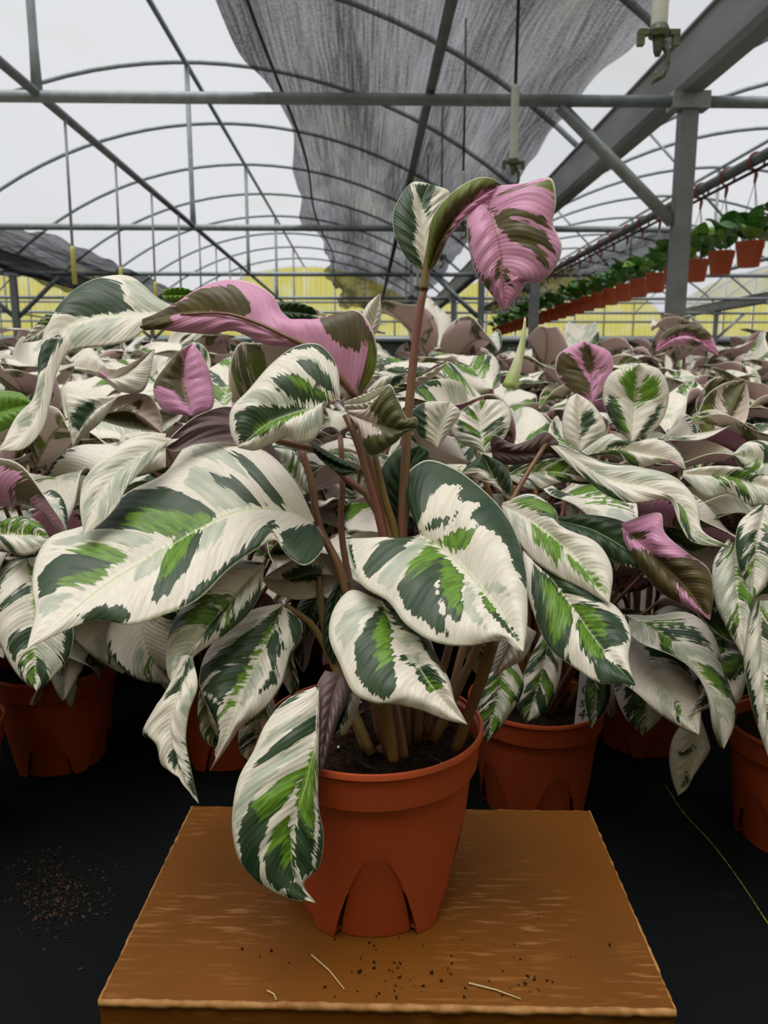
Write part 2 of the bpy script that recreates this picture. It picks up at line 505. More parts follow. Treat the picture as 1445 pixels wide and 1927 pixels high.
def surface_mesh(name, X, q, t, fields, seed, mats, th=0.0007):
    """X (ns,nt,3): a leaf skin of two sides; side one carries mats[0], the underside mats[1]"""
    ns, nt = X.shape[:2]
    ds = np.gradient(X, axis=0); dt = np.gradient(X, axis=1)
    nrm = np.cross(dt, ds)
    ln = np.linalg.norm(nrm, axis=2, keepdims=True)
    nrm = nrm / np.maximum(ln, 1e-12)
    for e, k in ((0, 2), (1, 2), (-1, -3), (-2, -3)): nrm[e] = nrm[k]
    V = np.concatenate([X.reshape(-1, 3), (X - nrm * th * np.clip(np.sin(np.linspace(0, math.pi, ns)) * 3, 0, 1)[:, None, None]).reshape(-1, 3)])
    i, j = np.meshgrid(np.arange(ns - 1), np.arange(nt - 1), indexing='ij')
    a = (i * nt + j).ravel()
    top = np.stack([a, a + 1, a + nt + 1, a + nt], 1)
    N = ns * nt
    bot = np.stack([a + N, a + nt + N, a + nt + 1 + N, a + 1 + N], 1)
    k = np.arange(ns - 1)
    l0 = k * nt; r0 = k * nt + nt - 1
    rim = np.concatenate([np.stack([l0, l0 + nt, l0 + nt + N, l0 + N], 1), np.stack([r0 + nt, r0, r0 + N, r0 + nt + N], 1)])
    Fc = np.concatenate([top, bot, rim])
    me = bpy.data.meshes.new(name)
    me.vertices.add(len(V)); me.vertices.foreach_set('co', V.ravel())
    me.loops.add(Fc.size); me.loops.foreach_set('vertex_index', Fc.ravel().astype(np.int32))
    me.polygons.add(len(Fc))
    me.polygons.foreach_set('loop_start', np.arange(0, Fc.size, 4, dtype=np.int32))
    me.polygons.foreach_set('loop_total', np.full(len(Fc), 4, dtype=np.int32))
    mi = np.zeros(len(Fc), np.int32); mi[len(top):len(top) + len(bot)] = 1
    for m in mats: me.materials.append(m)
    me.polygons.foreach_set('material_index', mi)
    me.polygons.foreach_set('use_smooth', np.ones(len(Fc), bool))
    uv = me.uv_layers.new(name='vein')
    Q = np.concatenate([q.ravel(), q.ravel()]); T = np.concatenate([t.ravel(), t.ravel()])
    uv.data.foreach_set('uv', np.stack([Q[Fc.ravel()], T[Fc.ravel()]], 1).astype(np.float32).ravel())
    for key, val in fields.items():
        at = me.attributes.new(key, 'FLOAT', 'POINT')
        at.data.foreach_set('value', np.concatenate([val.ravel(), val.ravel()]).astype(np.float32))
    at = me.attributes.new('seed', 'FLOAT', 'POINT')
    at.data.foreach_set('value', np.full(len(V), seed, np.float32))
    me.update(); me.validate()
    return me


def vein_coord(ns, nt):
    s = np.linspace(0, 1, ns)[:, None]; t = np.linspace(-1, 1, nt)[None, :]
    q = s - 0.30 * np.abs(t) ** 1.2 * (1 - 0.5 * s) + 0 * t
    return q, t + 0 * s


def hand_leaf(mid, A, B, z, tilt=0.7, bul=0.010, patches=None, seed=1, under='leaf_under', ns=64, nt=31, utilt=0.0,
              dark=0.34, pale=0.22, zA=0.0, zB=0.0, rip=0.0011):
    """a leaf blade from its midrib and two margins (pixels); depth along the midrib z, margins recede by tilt with height"""
    def crv(pts): return curve(pts, ns)
    mc, ac, bc = crv(mid), crv(A), crv(B)
    zz = np.interp(np.linspace(0, 1, ns), np.linspace(0, 1, len(z)), z)
    env = np.sin(np.linspace(0, 1, ns) * math.pi) ** 0.7

    def lift(c, extra):
        dz = tilt * (mc[:, 1] - c[:, 1]) / F * zz + utilt * (c[:, 0] - mc[:, 0]) / F * zz + extra * env
        return np.array([P(u, v, k) for (u, v), k in zip(c, zz + dz)])
    Mp = np.array([P(u, v, k) for (u, v), k in zip(mc, zz)])
    Ap, Bp = lift(ac, zA), lift(bc, zB)
    q, t = vein_coord(ns, nt)
    X = np.zeros((ns, nt, 3)); px = np.zeros((ns, nt, 2))
    for j in range(nt):
        tt = t[0, j]
        if tt < 0: X[:, j] = Mp + (Ap - Mp) * -tt; px[:, j] = mc + (ac - mc) * -tt
        else: X[:, j] = Mp + (Bp - Mp) * tt; px[:, j] = mc + (bc - mc) * tt
    ds = np.gradient(X, axis=0); dt = np.gradient(X, axis=1)
    nrm = np.cross(dt, ds); nrm /= np.maximum(np.linalg.norm(nrm, axis=2, keepdims=True), 1e-12)
    a = np.abs(t)
    disp = bul * np.sin(math.pi * a) * env[:, None] + rip * np.sin(q * 2 * math.pi * 8) * np.sin(math.pi * np.clip(a, 0, 1)) * env[:, None]
    X = X + nrm * disp[..., None]
    if patches is None:
        fields = random_fields(q, t, random.Random(seed), dark=dark, pale=pale)
    else:
        fields = {k: np.full(q.shape, -1.0) for k in CLS.values()}
        pf = px.reshape(-1, 2)
        for c, poly in patches:
            d = (poly_sd(pf, poly) / 60.0).reshape(q.shape)
            fields[CLS[c]] = np.maximum(fields[CLS[c]], np.clip(d, -1, 1))
    return surface_mesh('leaf', X, q, t, fields, (seed * 0.137) % 1.0, [M['leaf_top'], M[under]])


def join_meshes(parts, name):
    """one leaf made of several folded pieces"""
    obs = [bpy.data.objects.new('tmp', m) for m in parts]
    import bmesh
    bm = bmesh.new()
    mats = []
    for m in parts:
        off = []
        for mt in m.materials:
            if mt not in mats: mats.append(mt)
            off.append(mats.index(mt))
        ni = [off[p.material_index] for p in m.polygons]
        m.polygons.foreach_set('material_index', ni)
        bm.from_mesh(m)
    out = bpy.data.meshes.new(name)
    bm.to_mesh(out); bm.free()
    for mt in mats: out.materials.append(mt)
    for o in obs: bpy.data.objects.remove(o)
    return out


def px_tube(pts, z, r, m, n=8):
    c = curve(pts, 18)
    zz = np.interp(np.linspace(0, 1, 18), np.linspace(0, 1, len(z)), z)
    rr = list(np.interp(np.linspace(0, 1, 18), [0, 1], r))
    return MB().tube([P(u, v, k) for (u, v), k in zip(c, zz)], rr, n).me('petiole', M[m])



# ------------------------------------------------------------------ the greenhouse
TIE, RIDGE, SPRING = CAM_H + 2.0, CAM_H + 4.14, CAM_H + 2.27
RX, HS = -2.41, 4.85                      # ridge of the bay we stand in, half span
Y_END, Y_NEAR = 32.0, -2.6            # gable ahead, and the added unseen wall behind
R_ARC = (HS ** 2 + (RIDGE - SPRING) ** 2) / (2 * (RIDGE - SPRING))
BAYS = [RX, RX + 2 * HS, RX - 2 * HS, RX + 4 * HS]


def arch_z(dx): return RIDGE - R_ARC + math.sqrt(R_ARC ** 2 - dx * dx)


# floor
v, f = [], []
gx, gy = 60, 80
xs = np.linspace(-24, 24, gx); ys = np.linspace(Y_NEAR, 33, gy)
rngf = random.Random(4)
for j in range(gy):
    for i in range(gx): v.append((xs[i], ys[j], 0.0))
for j in range(gy - 1):
    for i in range(gx - 1): f.append((j * gx + i, j * gx + i + 1, (j + 1) * gx + i + 1, (j + 1) * gx + i))
tag(obj('floor', mesh('floor', v, f, M['floor'])), 'black woven ground cloth on the greenhouse floor', kind='structure')

# roof film of the four bays
v, f = [], []
ncx, ncy = 24, 40
for cx in BAYS:
    o0 = len(v)
    for j in range(ncy):
        y = Y_NEAR + (Y_END - Y_NEAR) * j / (ncy - 1)
        for i in range(ncx):
            dx = -HS + 2 * HS * i / (ncx - 1)
            v.append((cx + dx, y, arch_z(dx) + 0.04 + 0.015 * math.sin(y * 2.4 + dx)))
    for j in range(ncy - 1):
        for i in range(ncx - 1):
            a = o0 + j * ncx + i; f.append((a, a + 1, a + ncx + 1, a + ncx))
ceiling = tag(obj('ceiling', mesh('ceiling', v, f, M['film'])), 'white translucent plastic film roof over curved greenhouse arches', kind='structure')

# arches: one pipe per hoop
me = MB().tube([(dx, 0, arch_z(dx)) for dx in np.linspace(-HS, HS, 28)], 0.032, 8).me('arch', M['galv'])
YA = [6.2 + 2.62 * k for k in range(-3, 10)]
for cx in BAYS:
    for y in YA: obj('arch_pipe', me, ceiling, (cx, y, 0))
# ridge pipes
me = MB().tube([(0, Y_NEAR, 0), (0, Y_END, 0)], 0.034, 8).me('ridge_pipe', M['galv'])
for cx in BAYS: obj('ridge_pipe', me, ceiling, (cx, 0, RIDGE - 0.03))
me = MB().tube([(0, Y_NEAR, 0), (0, Y_END, 0)], 0.034, 8).me('purlin', M['galv_dark'])
for cx in BAYS[:3]: obj('purlin', me, ceiling, (cx, 0, TIE + 0.02))

# trusses: tie, king post, braces
tie = MB().tube([(-HS, 0, 0), (HS, 0, 0)], 0.044, 10).me('tie_beam', M['galv'])
king = MB().tube([(0, 0, TIE), (0, 0, TIE + 0.35), (0, 0, RIDGE)], [0.045, 0.034, 0.034], 8).me('king_post', M['galv'])
def brace(a, b, r=0.038):
    return MB().tube([a, b], r, 8).me('brace', M['galv'])
br_r = brace((3.88, 0.02, TIE - 0.03), (HS - 0.06, 0.02, TIE - 0.86), 0.05)
br_l = brace((-3.88, 0.02, TIE - 0.03), (-HS + 0.06, 0.02, TIE - 0.86), 0.05)
web_r = brace((2.0, 0, TIE), (3.35, 0, arch_z(3.35)), 0.02)
web_l = brace((-2.0, 0, TIE), (-3.35, 0, arch_z(3.35)), 0.02)
YT = [6.2 + 5.24 * k for k in range(-1, 5)]
for cx in BAYS:
    for y in YT:
        t_ = empty('truss', (cx, y, 0), ceiling)
        obj('tie_beam', tie, t_, (0, 0, TIE)); obj('king_post', king, t_)
        obj('brace', br_r, t_)
        if cx != BAYS[1]: obj('brace', br_l, t_)
        if cx != BAYS[0]: obj('web_brace', web_r, t_); obj('web_brace', web_l, t_)

# far end: corrugated yellow sheets in frames above a dark base wall
Z_BASE = CAM_H + 1.30
wall = tag(empty('wall_far', (0, Y_END, 0)), 'yellow translucent sheet gable wall at the far end', kind='structure')
pw = 2 * HS / 8
for cx in BAYS:
    for k in range(8):
        x0 = -HS + pw * k; x1 = x0 + pw - 0.04
        v, f = [], []
        nx = 9
        for i in range(nx):
            x = x0 + (x1 - x0) * i / (nx - 1)
            dy = 0.02 * (i % 2)
            v += [(cx + x, dy, Z_BASE), (cx + x, dy, arch_z(x) - 0.02)]
        for i in range(nx - 1): f.append((2 * i, 2 * i + 2, 2 * i + 3, 2 * i + 1))
        obj('sheet_panel', mesh('sheet_panel', v, f, M['yellow_sheet'], False), wall)
    for zz in (CAM_H + 2.0, CAM_H + 2.75, Z_BASE + 0.1):
        obj('rail', MB().tube([(cx - HS, -0.08, zz), (cx + HS, -0.08, zz)], 0.045, 6).me('rail', M['galv']), wall)
    for dx in (-3.6, -2.4, -1.2, 1.2, 2.4, 3.6):
        obj('stud', MB().tube([(cx + dx, -0.06, Z_BASE), (cx + dx, -0.06, arch_z(dx))], 0.03, 6).me('stud', M['galv']), wall)
obj('base_panel', MB().box((-24, -0.02, 0), (24, 0.04, Z_BASE)).me('base_panel', M['base_wall'], False), wall)
obj('sill_beam', MB().box((-24, -0.14, Z_BASE - 0.10), (24, -0.02, Z_BASE + 0.10)).me('sill_beam', M['galv']), wall)

near = tag(empty('wall_near_blocker', (0, Y_NEAR, 0)), 'added unseen gable behind the viewer, dark base and yellow sheets, blocking fill light', kind='structure')  # unseen end wall, added to cut the fill light from behind the camera
obj('base_panel', MB().box((-24, -0.04, 0), (24, 0.02, Z_BASE)).me('base_panel', M['base_wall'], False), near)
for cx in BAYS[:3]:
    v, f = [], []
    for i in range(25):
        x = -HS + 2 * HS * i / 24
        v += [(cx + x, 0.02 * (i % 2), Z_BASE), (cx + x, 0.02 * (i % 2), arch_z(x))]
    for i in range(24): f.append((2 * i, 2 * i + 2, 2 * i + 3, 2 * i + 1))
    obj('sheet_panel', mesh('sheet_panel', v, f, M['yellow_sheet'], False), near)

# gutters between the bays, and the posts that carry them
def gutter_mesh():
    prof = [(-0.20, 0.30), (-0.165, 0.31), (-0.15, 0.29), (-0.085, 0.05), (-0.06, 0.03), (0.06, 0.03), (0.085, 0.05), (0.15, 0.29), (0.165, 0.31), (0.20, 0.30),
            (0.20, 0.285), (0.172, 0.29), (0.105, 0.035), (0.07, 0.0), (-0.07, 0.0), (-0.105, 0.035), (-0.172, 0.29), (-0.20, 0.285)]
    v, f = [], []
    n = len(prof); ny = 14
    for j in range(ny):
        y = Y_NEAR + 0.05 + (Y_END - Y_NEAR - 0.1) * j / (ny - 1)
        for x, z in prof: v.append((x, y, z))
    for j in range(ny - 1):
        for i in range(n):
            f.append((j * n + i, (j + 1) * n + i, (j + 1) * n + (i + 1) % n, j * n + (i + 1) % n))
    return mesh('gutter', v, f, M['gutter'], False)
gm = gutter_mesh()
GX = [RX + HS, RX - HS, RX + 3 * HS]
GL = ['long grey folded steel gutter running overhead at the right, above the nearest post',
      'grey steel gutter along the left side of the bay', 'far grey steel gutter beyond the hanging red pots']
for x, lb in zip(GX, GL): tag(obj('gutter', gm, None, (x, 0, TIE + 0.05)), lb, 'gutter')
pm = MB().box((-0.065, -0.05, 0), (0.065, 0.05, TIE + 0.05)).me('post', M['post'], False)
cap = MB().box((-0.14, -0.07, TIE - 0.06), (0.14, 0.07, TIE + 0.06)).me('bracket', M['galv'], False)
PL = {(0, 1): 'broad grey steel post at the right, in front of the hanging pots',
      (0, 2): 'grey steel post seen just right of the pink hanging leaf',
      (0, 3): 'far grey post under the right gutter, left of the hanging pots'}
for gi, x in enumerate(GX):
    for yi, y in enumerate(YT):
        if gi == 2 and yi < 2 or yi == 0 or (gi == 1 and yi < 3): continue
        p_ = tag(empty('steel_post', (x, y, 0)), PL.get((gi, yi), 'far grey steel post standing beneath a gutter deep in the greenhouse'), 'post', 'steel posts')
        obj('shaft', pm, p_); obj('bracket', cap, p_)

# shade nets
def net_mesh(x0, x1, y0, y1, z, sag, seed, m, nx=60, ny=150):
    r = random.Random(seed); ph = [r.uniform(0, 6.28) for _ in range(8)]
    v, f = [], []
    for j in range(ny):
        y = y0 + (y1 - y0) * j / (ny - 1)
        k = abs(math.sin(math.pi * (y - 6.2) / 5.24))
        for i in range(nx):
            u = i / (nx - 1)
            wob = 0.10 * math.sin(y * 0.9 + ph[0]) + 0.05 * math.sin(y * 2.1 + ph[1])
            x = x0 + (x1 - x0) * u + wob * (1 if u < 0.5 else -0.4) * abs(1 - 2 * u)
            zz = z - sag * k * (0.6 + 0.4 * math.sin(math.pi * u)) + 0.03 * math.sin(x * 9 + 0.7 * y + ph[2]) + 0.02 * math.sin(x * 21 - y * 0.8 + ph[3]) + 0.02 * math.sin(y * 5 + x * 3 + ph[4])
            v.append((x, y, zz))
    for j in range(ny - 1):
        for i in range(nx - 1):
            a = j * nx + i; f.append((a, a + 1, a + nx + 1, a + nx))
    return mesh('shade_net', v, f, m)
tag(obj('shade_net', net_mesh(-0.78, 1.74, 3.2, 27, TIE + 0.16, 0.06, 1, M['net'])), 'wide dark grey shade net stretched overhead down the middle of the bay', 'shade net')
tag(obj('shade_net', net_mesh(-7.1, -4.55, 11.5, 27, TIE - 0.02, 0.10, 2, M['net_dense'])), 'dark shade net hanging low at the far left of the roof', 'shade net')
tag(obj('shade_net', net_mesh(3.7, 5.0, 11.5, 27, TIE + 0.02, 0.08, 3, M['net_dense'])), 'small black shade net beyond the post at the right', 'shade net')
hem = MB().tube([(-0.62 + 0.05 * math.sin(y), y, TIE + 0.1 - 0.05 * math.sin(y * 0.6) ** 2) for y in np.linspace(3.2, 27, 60)], 0.012, 6).me('support_wire', M['black'])
tag(obj('support_wire', hem), 'thin dark wire carrying the left hem of the overhead net', 'wire')
tag(obj('water_pipe', MB().tube([(0.50, -2, TIE + 0.085), (0.50, 29, TIE + 0.085)], 0.036, 10).me('water_pipe', M['galv_dark'])), 'dark water pipe running lengthwise beneath the middle shade net', 'pipe')

# sprinklers hanging on thin hoses
def sprinkler_parts():
    hose = MB().tube([(0, 0, 0.40), (0.004, 0, 0.9), (0, 0, 1.6)], 0.0095, 6).me('hose', M['black'])
    tube = MB().lathe([(0.0, 0.0), (0.024, 0.0), (0.0255, 0.006), (0.0235, 0.38), (0.02, 0.40), (0.0, 0.40)], 14).me('weight_tube', M['white_plastic'])
    bk = MB().lathe([(0, -0.03), (0.03, -0.03), (0.034, -0.015), (0.028, 0.0), (0, 0.0)], 14)
    for s in (-1, 1):
        bk.box((s * 0.048 - 0.016, -0.012, -0.026), (s * 0.048 + 0.016, 0.012, -0.010))
        bk.box((s * 0.055 - 0.010, -0.011, -0.055), (s * 0.055 + 0.010, 0.011, -0.012))
    bk = bk.me('bracket', M['dark_plastic'], False)
    nz = MB().lathe([(0, -0.085), (0.008, -0.085), (0.014, -0.07), (0.019, -0.03), (0, -0.03)], 10)
    nz.tube([(0.014, 0, -0.045), (0.032, 0, -0.075), (0.033, 0, -0.115), (0.020, 0, -0.140), (-0.004, 0, -0.152), (-0.012, 0, -0.165)], [0.011, 0.010, 0.009, 0.010, 0.010, 0.004], 8)
    nz.lathe([(0, -0.150), (0.008, -0.150), (0.008, -0.128), (0, -0.128)], 8)
    return hose, tube, bk, nz.me('nozzle', M['dark_plastic'])
SP = sprinkler_parts()
spots = [(1240, 50, 2.4), (966, 300, 4.5), (870, 415, 6.7), (829, 478, 8.9), (803, 512, 11.1), (786, 538, 13.3), (774, 556, 15.5), (764, 570, 17.7)]
SL = ['white tube sprinkler with hooked nozzle, nearest, at the upper right', 'white tube sprinkler hanging on a black hose just above the pink curled leaf']
for i, (u, vv, z) in enumerate(spots):
    s_ = empty('sprinkler', P(u, vv, z))
    tag(s_, SL[i] if i < 2 else 'distant white tube sprinkler in the row beneath the shade net', 'sprinkler', 'sprinklers under the net')
    for nm, m_ in zip(('hose', 'weight_tube', 'bracket', 'nozzle'), SP): obj(nm, m_, s_)
# thin drop lines under the left purlin
dl = MB().tube([(0, 0, 0.30), (0.01, 0, 1.28)], 0.012, 6).me('drop_hose', M['wire'])
dt_ = MB().lathe([(0, 0), (0.02, 0), (0.02, 0.27), (0.014, 0.30), (0, 0.30)], 10).me('weight_tube', M['yellow_plastic'])
for k in range(8):
    s_ = tag(empty('drop_sprinkler', (RX, 6.7 + 1.27 * k, TIE - 1.28)), 'thin hose with yellow weight hanging beneath the left lengthwise pipe' if k else 'nearest thin hose with yellow weight beneath the left lengthwise pipe', 'sprinkler', 'drop hoses on the left')
    obj('drop_hose', dl, s_); obj('weight_tube', dt_, s_)

# ------------------------------------------------------------------ pots
POT_R, POT_B, POT_H = 0.115, 0.087, 0.192


def pot_mesh(name='pot', slits=5, rot=0.0):
    """thin-walled pot: rim collar, tapering wall, pairs of curved drainage slits with a tongue set back between them"""
    ZS = 0.094                                   # top of the slits
    zs = list(np.linspace(0.0, ZS, 22)) + list(np.linspace(0.104, 0.150, 4)) + [0.1512, 0.1535, 0.157, 0.172, 0.184, 0.187, 0.1905, 0.192]

    def wall_r(z):
        r = POT_B + (0.1035 - POT_B) * (z / 0.150)
        if z > 0.1505: r = 0.1045
        if z > 0.1530: r = 0.1090 + (z - 0.1535) / 0.0385 * 0.0035
        if z > 0.185: r = 0.1150 - max(0, z - 0.189) * 0.4
        return r

    def half(z): return 0.10 + 0.40 * (1 - (z / ZS)) ** 0.75 if z < ZS else 0.10
    no, nt_ = 9, 12
    sec = 2 * math.pi / slits
    v, f = [], []

    def ring(z, inset):
        """angles and radii of one sector: outer wall, step, tongue, step, outer wall"""
        w = half(z); k = max(0.0, 1 - z / ZS); gap = 0.05 * k ** 1.5
        out = []
        for i in range(no): out.append((-sec / 2 + (sec / 2 - w) * i / (no - 1), 0.0))
        for i in range(nt_): out.append((-(w - gap) + 2 * (w - gap) * i / (nt_ - 1), 0.008 * k ** 0.7))
        for i in range(no): out.append((w + (sec / 2 - w) * i / (no - 1), 0.0))
        return [(a + rot, wall_r(z) - inset - d) for a, d in out]
    per = 2 * no + nt_
    n = per * slits
    for inset in (0.0, 0.0028):
        for z in zs:
            rg_ = ring(z, inset)
            for s_ in range(slits):
                for a, r in rg_: v.append((r * math.cos(a + s_ * sec), r * math.sin(a + s_ * sec), z))
    rows = len(zs); o2 = rows * n
    for j in range(rows - 1):
        for k in range(n):
            k2 = (k + 1) % n
            if k % per == per - 1: continue       # shared sector seam
            if k % per in (no - 1, no + nt_ - 1) and zs[j] < 0.050: continue   # the slit itself is open
            f.append((j * n + k, j * n + k2, (j + 1) * n + k2, (j + 1) * n + k))
            f.append((o2 + j * n + k, o2 + (j + 1) * n + k, o2 + (j + 1) * n + k2, o2 + j * n + k2))
    for k in range(n):
        if k % per == per - 1: continue
        a, b = (rows - 1) * n + k, (rows - 1) * n + k + 1
        f.append((a, b, o2 + b, o2 + a))
    c = len(v); v.append((0, 0, 0.006))
    for k in range(n):
        f.append((o2 + n + (k + 1) % n, o2 + n + k, c))
    me = mesh(name, v, f, M['pot'])
    import bmesh
    bm = bmesh.new(); bm.from_mesh(me); bmesh.ops.remove_doubles(bm, verts=bm.verts, dist=1e-5); bm.to_mesh(me); bm.free()
    me.set_sharp_from_angle(angle=math.radians(38))
    return me


def soil_mesh(r=0.1085, z=0.168, seed=2):
    rg = random.Random(seed); v, f = [(0, 0, z)], []
    nr, n = 14, 48
    for i in range(1, nr + 1):
        for k in range(n):
            a = 2 * math.pi * k / n; rr = r * i / nr
            v.append((rr * math.cos(a), rr * math.sin(a), z + (rg.uniform(-0.003, 0.004) if i < nr else -0.002)))
    for k in range(n): f.append((0, 1 + k, 1 + (k + 1) % n))
    for i in range(nr - 1):
        for k in range(n):
            a = 1 + i * n + k; b = 1 + i * n + (k + 1) % n
            f.append((a, b, b + n, a + n))
    return mesh('soil', v, f, M['soil'], False)


POT_ME, SOIL_ME = pot_mesh(rot=math.radians(-89)), soil_mesh()

# ------------------------------------------------------------------ the carton the plant stands on
BOX_H = 0.18
c4 = [on_level(u, v_, BOX_H) for u, v_ in ((186, 1886), (1276, 1896), (1107, 1527), (360, 1514))]
cc = sum(c4) / 4
bx = (c4[1] - c4[0] + c4[2] - c4[3]) / 2; bw = np.linalg.norm(bx[:2]); ang = math.atan2(bx[1], bx[0])
bd = np.linalg.norm(((c4[3] + c4[2]) - (c4[0] + c4[1]))[:2] / 2)
carton = tag(empty('cardboard_box', (cc[0], cc[1], 0)), 'brown waxed cardboard box on the floor under the large potted plant', 'box')
carton.rotation_euler = (0, 0, ang)
hw, hd = bw / 2, bd / 2
e = 0.004
for nm, lo, hi in (('front_panel', (-hw, -hd, 0.001), (hw, -hd + e, BOX_H - e)), ('back_panel', (-hw, hd - e, 0.001), (hw, hd, BOX_H - e)),
                   ('side_panel', (-hw, -hd + e, 0.001), (-hw + e, hd - e, BOX_H - e)), ('side_panel', (hw - e, -hd + e, 0.001), (hw, hd - e, BOX_H - e)),
                   ('top_panel', (-hw, -hd, BOX_H - e), (hw, hd, BOX_H))):
    top_panel = bevel(obj(nm, flat_box(nm, lo, hi, M['card']), carton), 0.0018)


def worn_edge(a, b, seed, r=0.0032):
    rg = random.Random(seed); pts, rs = [], []
    a, b = np.array(a), np.array(b)
    for i in range(60):
        k = i / 59
        pts.append(a + (b - a) * k + np.array([rg.uniform(-1, 1), rg.uniform(-1, 1), rg.uniform(-.6, .3)]) * 0.0005)
        rs.append(r * rg.uniform(0.7, 1.05))
    return MB().tube(pts, rs, 6).me('worn_edge', M['card_edge'])


zt = BOX_H - 0.0022
for i, (a, b, r) in enumerate((((-hw, -hd + .0005, zt - .001), (hw, -hd + .0005, zt - .001), 0.0042), ((-hw + .001, -hd, zt), (-hw + .001, hd, zt), 0.0026),
                               ((hw - .001, -hd, zt), (hw - .001, hd, zt), 0.0026), ((-hw, hd - .001, zt), (hw, hd - .001, zt), 0.0022))):
    obj('worn_edge', worn_edge(a, b, i, r), top_panel)

# ------------------------------------------------------------------ the large plant in front
pf = on_level(701, 1768, BOX_H)
hd_ = np.array([sy, cy, 0.0])
PC = pf + hd_ * 0.081                       # middle of the pot's foot on the carton
hero = tag(empty('potted_plant', (PC[0], PC[1], BOX_H)), 'large cream and green variegated prayer plant in the terracotta pot on the cardboard box', 'plant')
HI = Matrix.Translation((-PC[0], -PC[1], -BOX_H))


def part(name, me, root=hero, label=None):
    """parent a mesh built in world coordinates to its plant"""
    o = obj(name, me, root)
    me.transform(Matrix.Translation(-root.location))
    if label: o['label'] = label
    return o


hero_pot = obj('pot', POT_ME, hero, (0, 0, 0.001))
obj('soil', SOIL_ME, hero_pot)

LEAVES = {}


def hl(name, label=None, root=None, **k):
    m_ = hand_leaf(**k)
    return part('leaf', m_, root or hero, label)


# big leaf reaching left
hl('l1', 'broad cream leaf with dark and bright green bands reaching left', seed=1, z=[.80, .77, .72, .66], tilt=0.9, bul=0.008,
   mid=[(590, 985), (540, 962), (460, 960), (400, 982), (300, 1040), (200, 1100), (120, 1165), (50, 1222)],
   B=[(592, 980), (555, 905), (500, 850), (420, 828), (355, 835), (310, 890), (240, 926), (165, 985), (95, 1010), (68, 1050), (60, 1100), (66, 1150), (50, 1222)],
   A=[(598, 995), (609, 1030), (575, 1064), (540, 1044), (518, 1016), (482, 1034), (430, 1072), (370, 1130), (300, 1160), (240, 1176), (185, 1166), (140, 1180), (50, 1222)],
   patches=[('D', [(239, 923), (306, 925), (347, 940), (410, 971), (385, 992), (331, 1012), (289, 1012), (239, 1006), (177, 1002), (206, 975), (223, 950)]),
            ('B', [(256, 973), (331, 973), (405, 973), (385, 990), (331, 1010), (289, 1012), (223, 996)]),
            ('D', [(393, 898), (439, 909), (476, 934), (501, 956), (455, 946), (422, 925)]),
            ('D', [(426, 846), (459, 863), (497, 900), (522, 934), (538, 961), (505, 946), (472, 905), (439, 863)]),
            ('P', [(368, 884), (414, 896), (451, 930), (480, 954), (414, 963), (347, 923)]),
            ('P', [(372, 842), (426, 851), (476, 913), (414, 876), (356, 867)]),
            ('D', [(384, 996), (378, 1037), (352, 1087), (318, 1128), (281, 1144), (303, 1104), (312, 1050), (331, 1015)]),
            ('B', [(372, 1000), (356, 1046), (327, 1091), (306, 1104), (312, 1050), (331, 1019)]),
            ('P', [(385, 992), (430, 979), (422, 1013), (393, 1046), (372, 1046)]),
            ('P', [(318, 1025), (306, 1071), (281, 1096), (252, 1104), (256, 1071), (289, 1042)]),
            ('P', [(94, 1021), (177, 1004), (297, 1017), (273, 1037), (177, 1025), (102, 1037)]),
            ('D', [(71, 1087), (123, 1052), (177, 1048), (223, 1060), (177, 1100), (115, 1116), (77, 1131)]),
            ('B', [(123, 1046), (177, 1033), (258, 1042), (223, 1064), (165, 1056)]), ('B', [(115, 1100), (165, 1084), (221, 1065), (177, 1104), (115, 1116)]),
            ('P', [(73, 1137), (165, 1108), (123, 1137), (82, 1166)]),
            ('D', [(148, 1165), (185, 1150), (235, 1146), (245, 1162), (219, 1184), (173, 1178)]),
            ('D', [(314, 1160), (385, 1100), (455, 1037), (513, 985), (525, 996), (476, 1042), (389, 1120), (322, 1162)]),
            ('D', [(532, 1008), (559, 998), (592, 983), (615, 1013), (600, 1068), (559, 1070), (530, 1042)])])
# arching leaf with a dark back
hl('l2', 'arching leaf showing its dark brown back, tip turned down', seed=2, z=[.86, .84, .80, .76, .73], tilt=0.5, bul=0.004, under='leaf_under_dark', dark=0.12, pale=0.5,
   mid=[(530, 870), (490, 825), (430, 800), (370, 806), (312, 842), (265, 858), (205, 905), (175, 960), (158, 1008)],
   A=[(520, 850), (480, 790), (432, 765), (375, 780), (332, 812), (300, 850), (268, 885), (240, 915), (222, 950), (190, 985), (158, 1008)],
   B=[(532, 905), (490, 855), (430, 834), (370, 836), (325, 850), (298, 826), (270, 813), (205, 852), (160, 900), (150, 948), (158, 1008)])
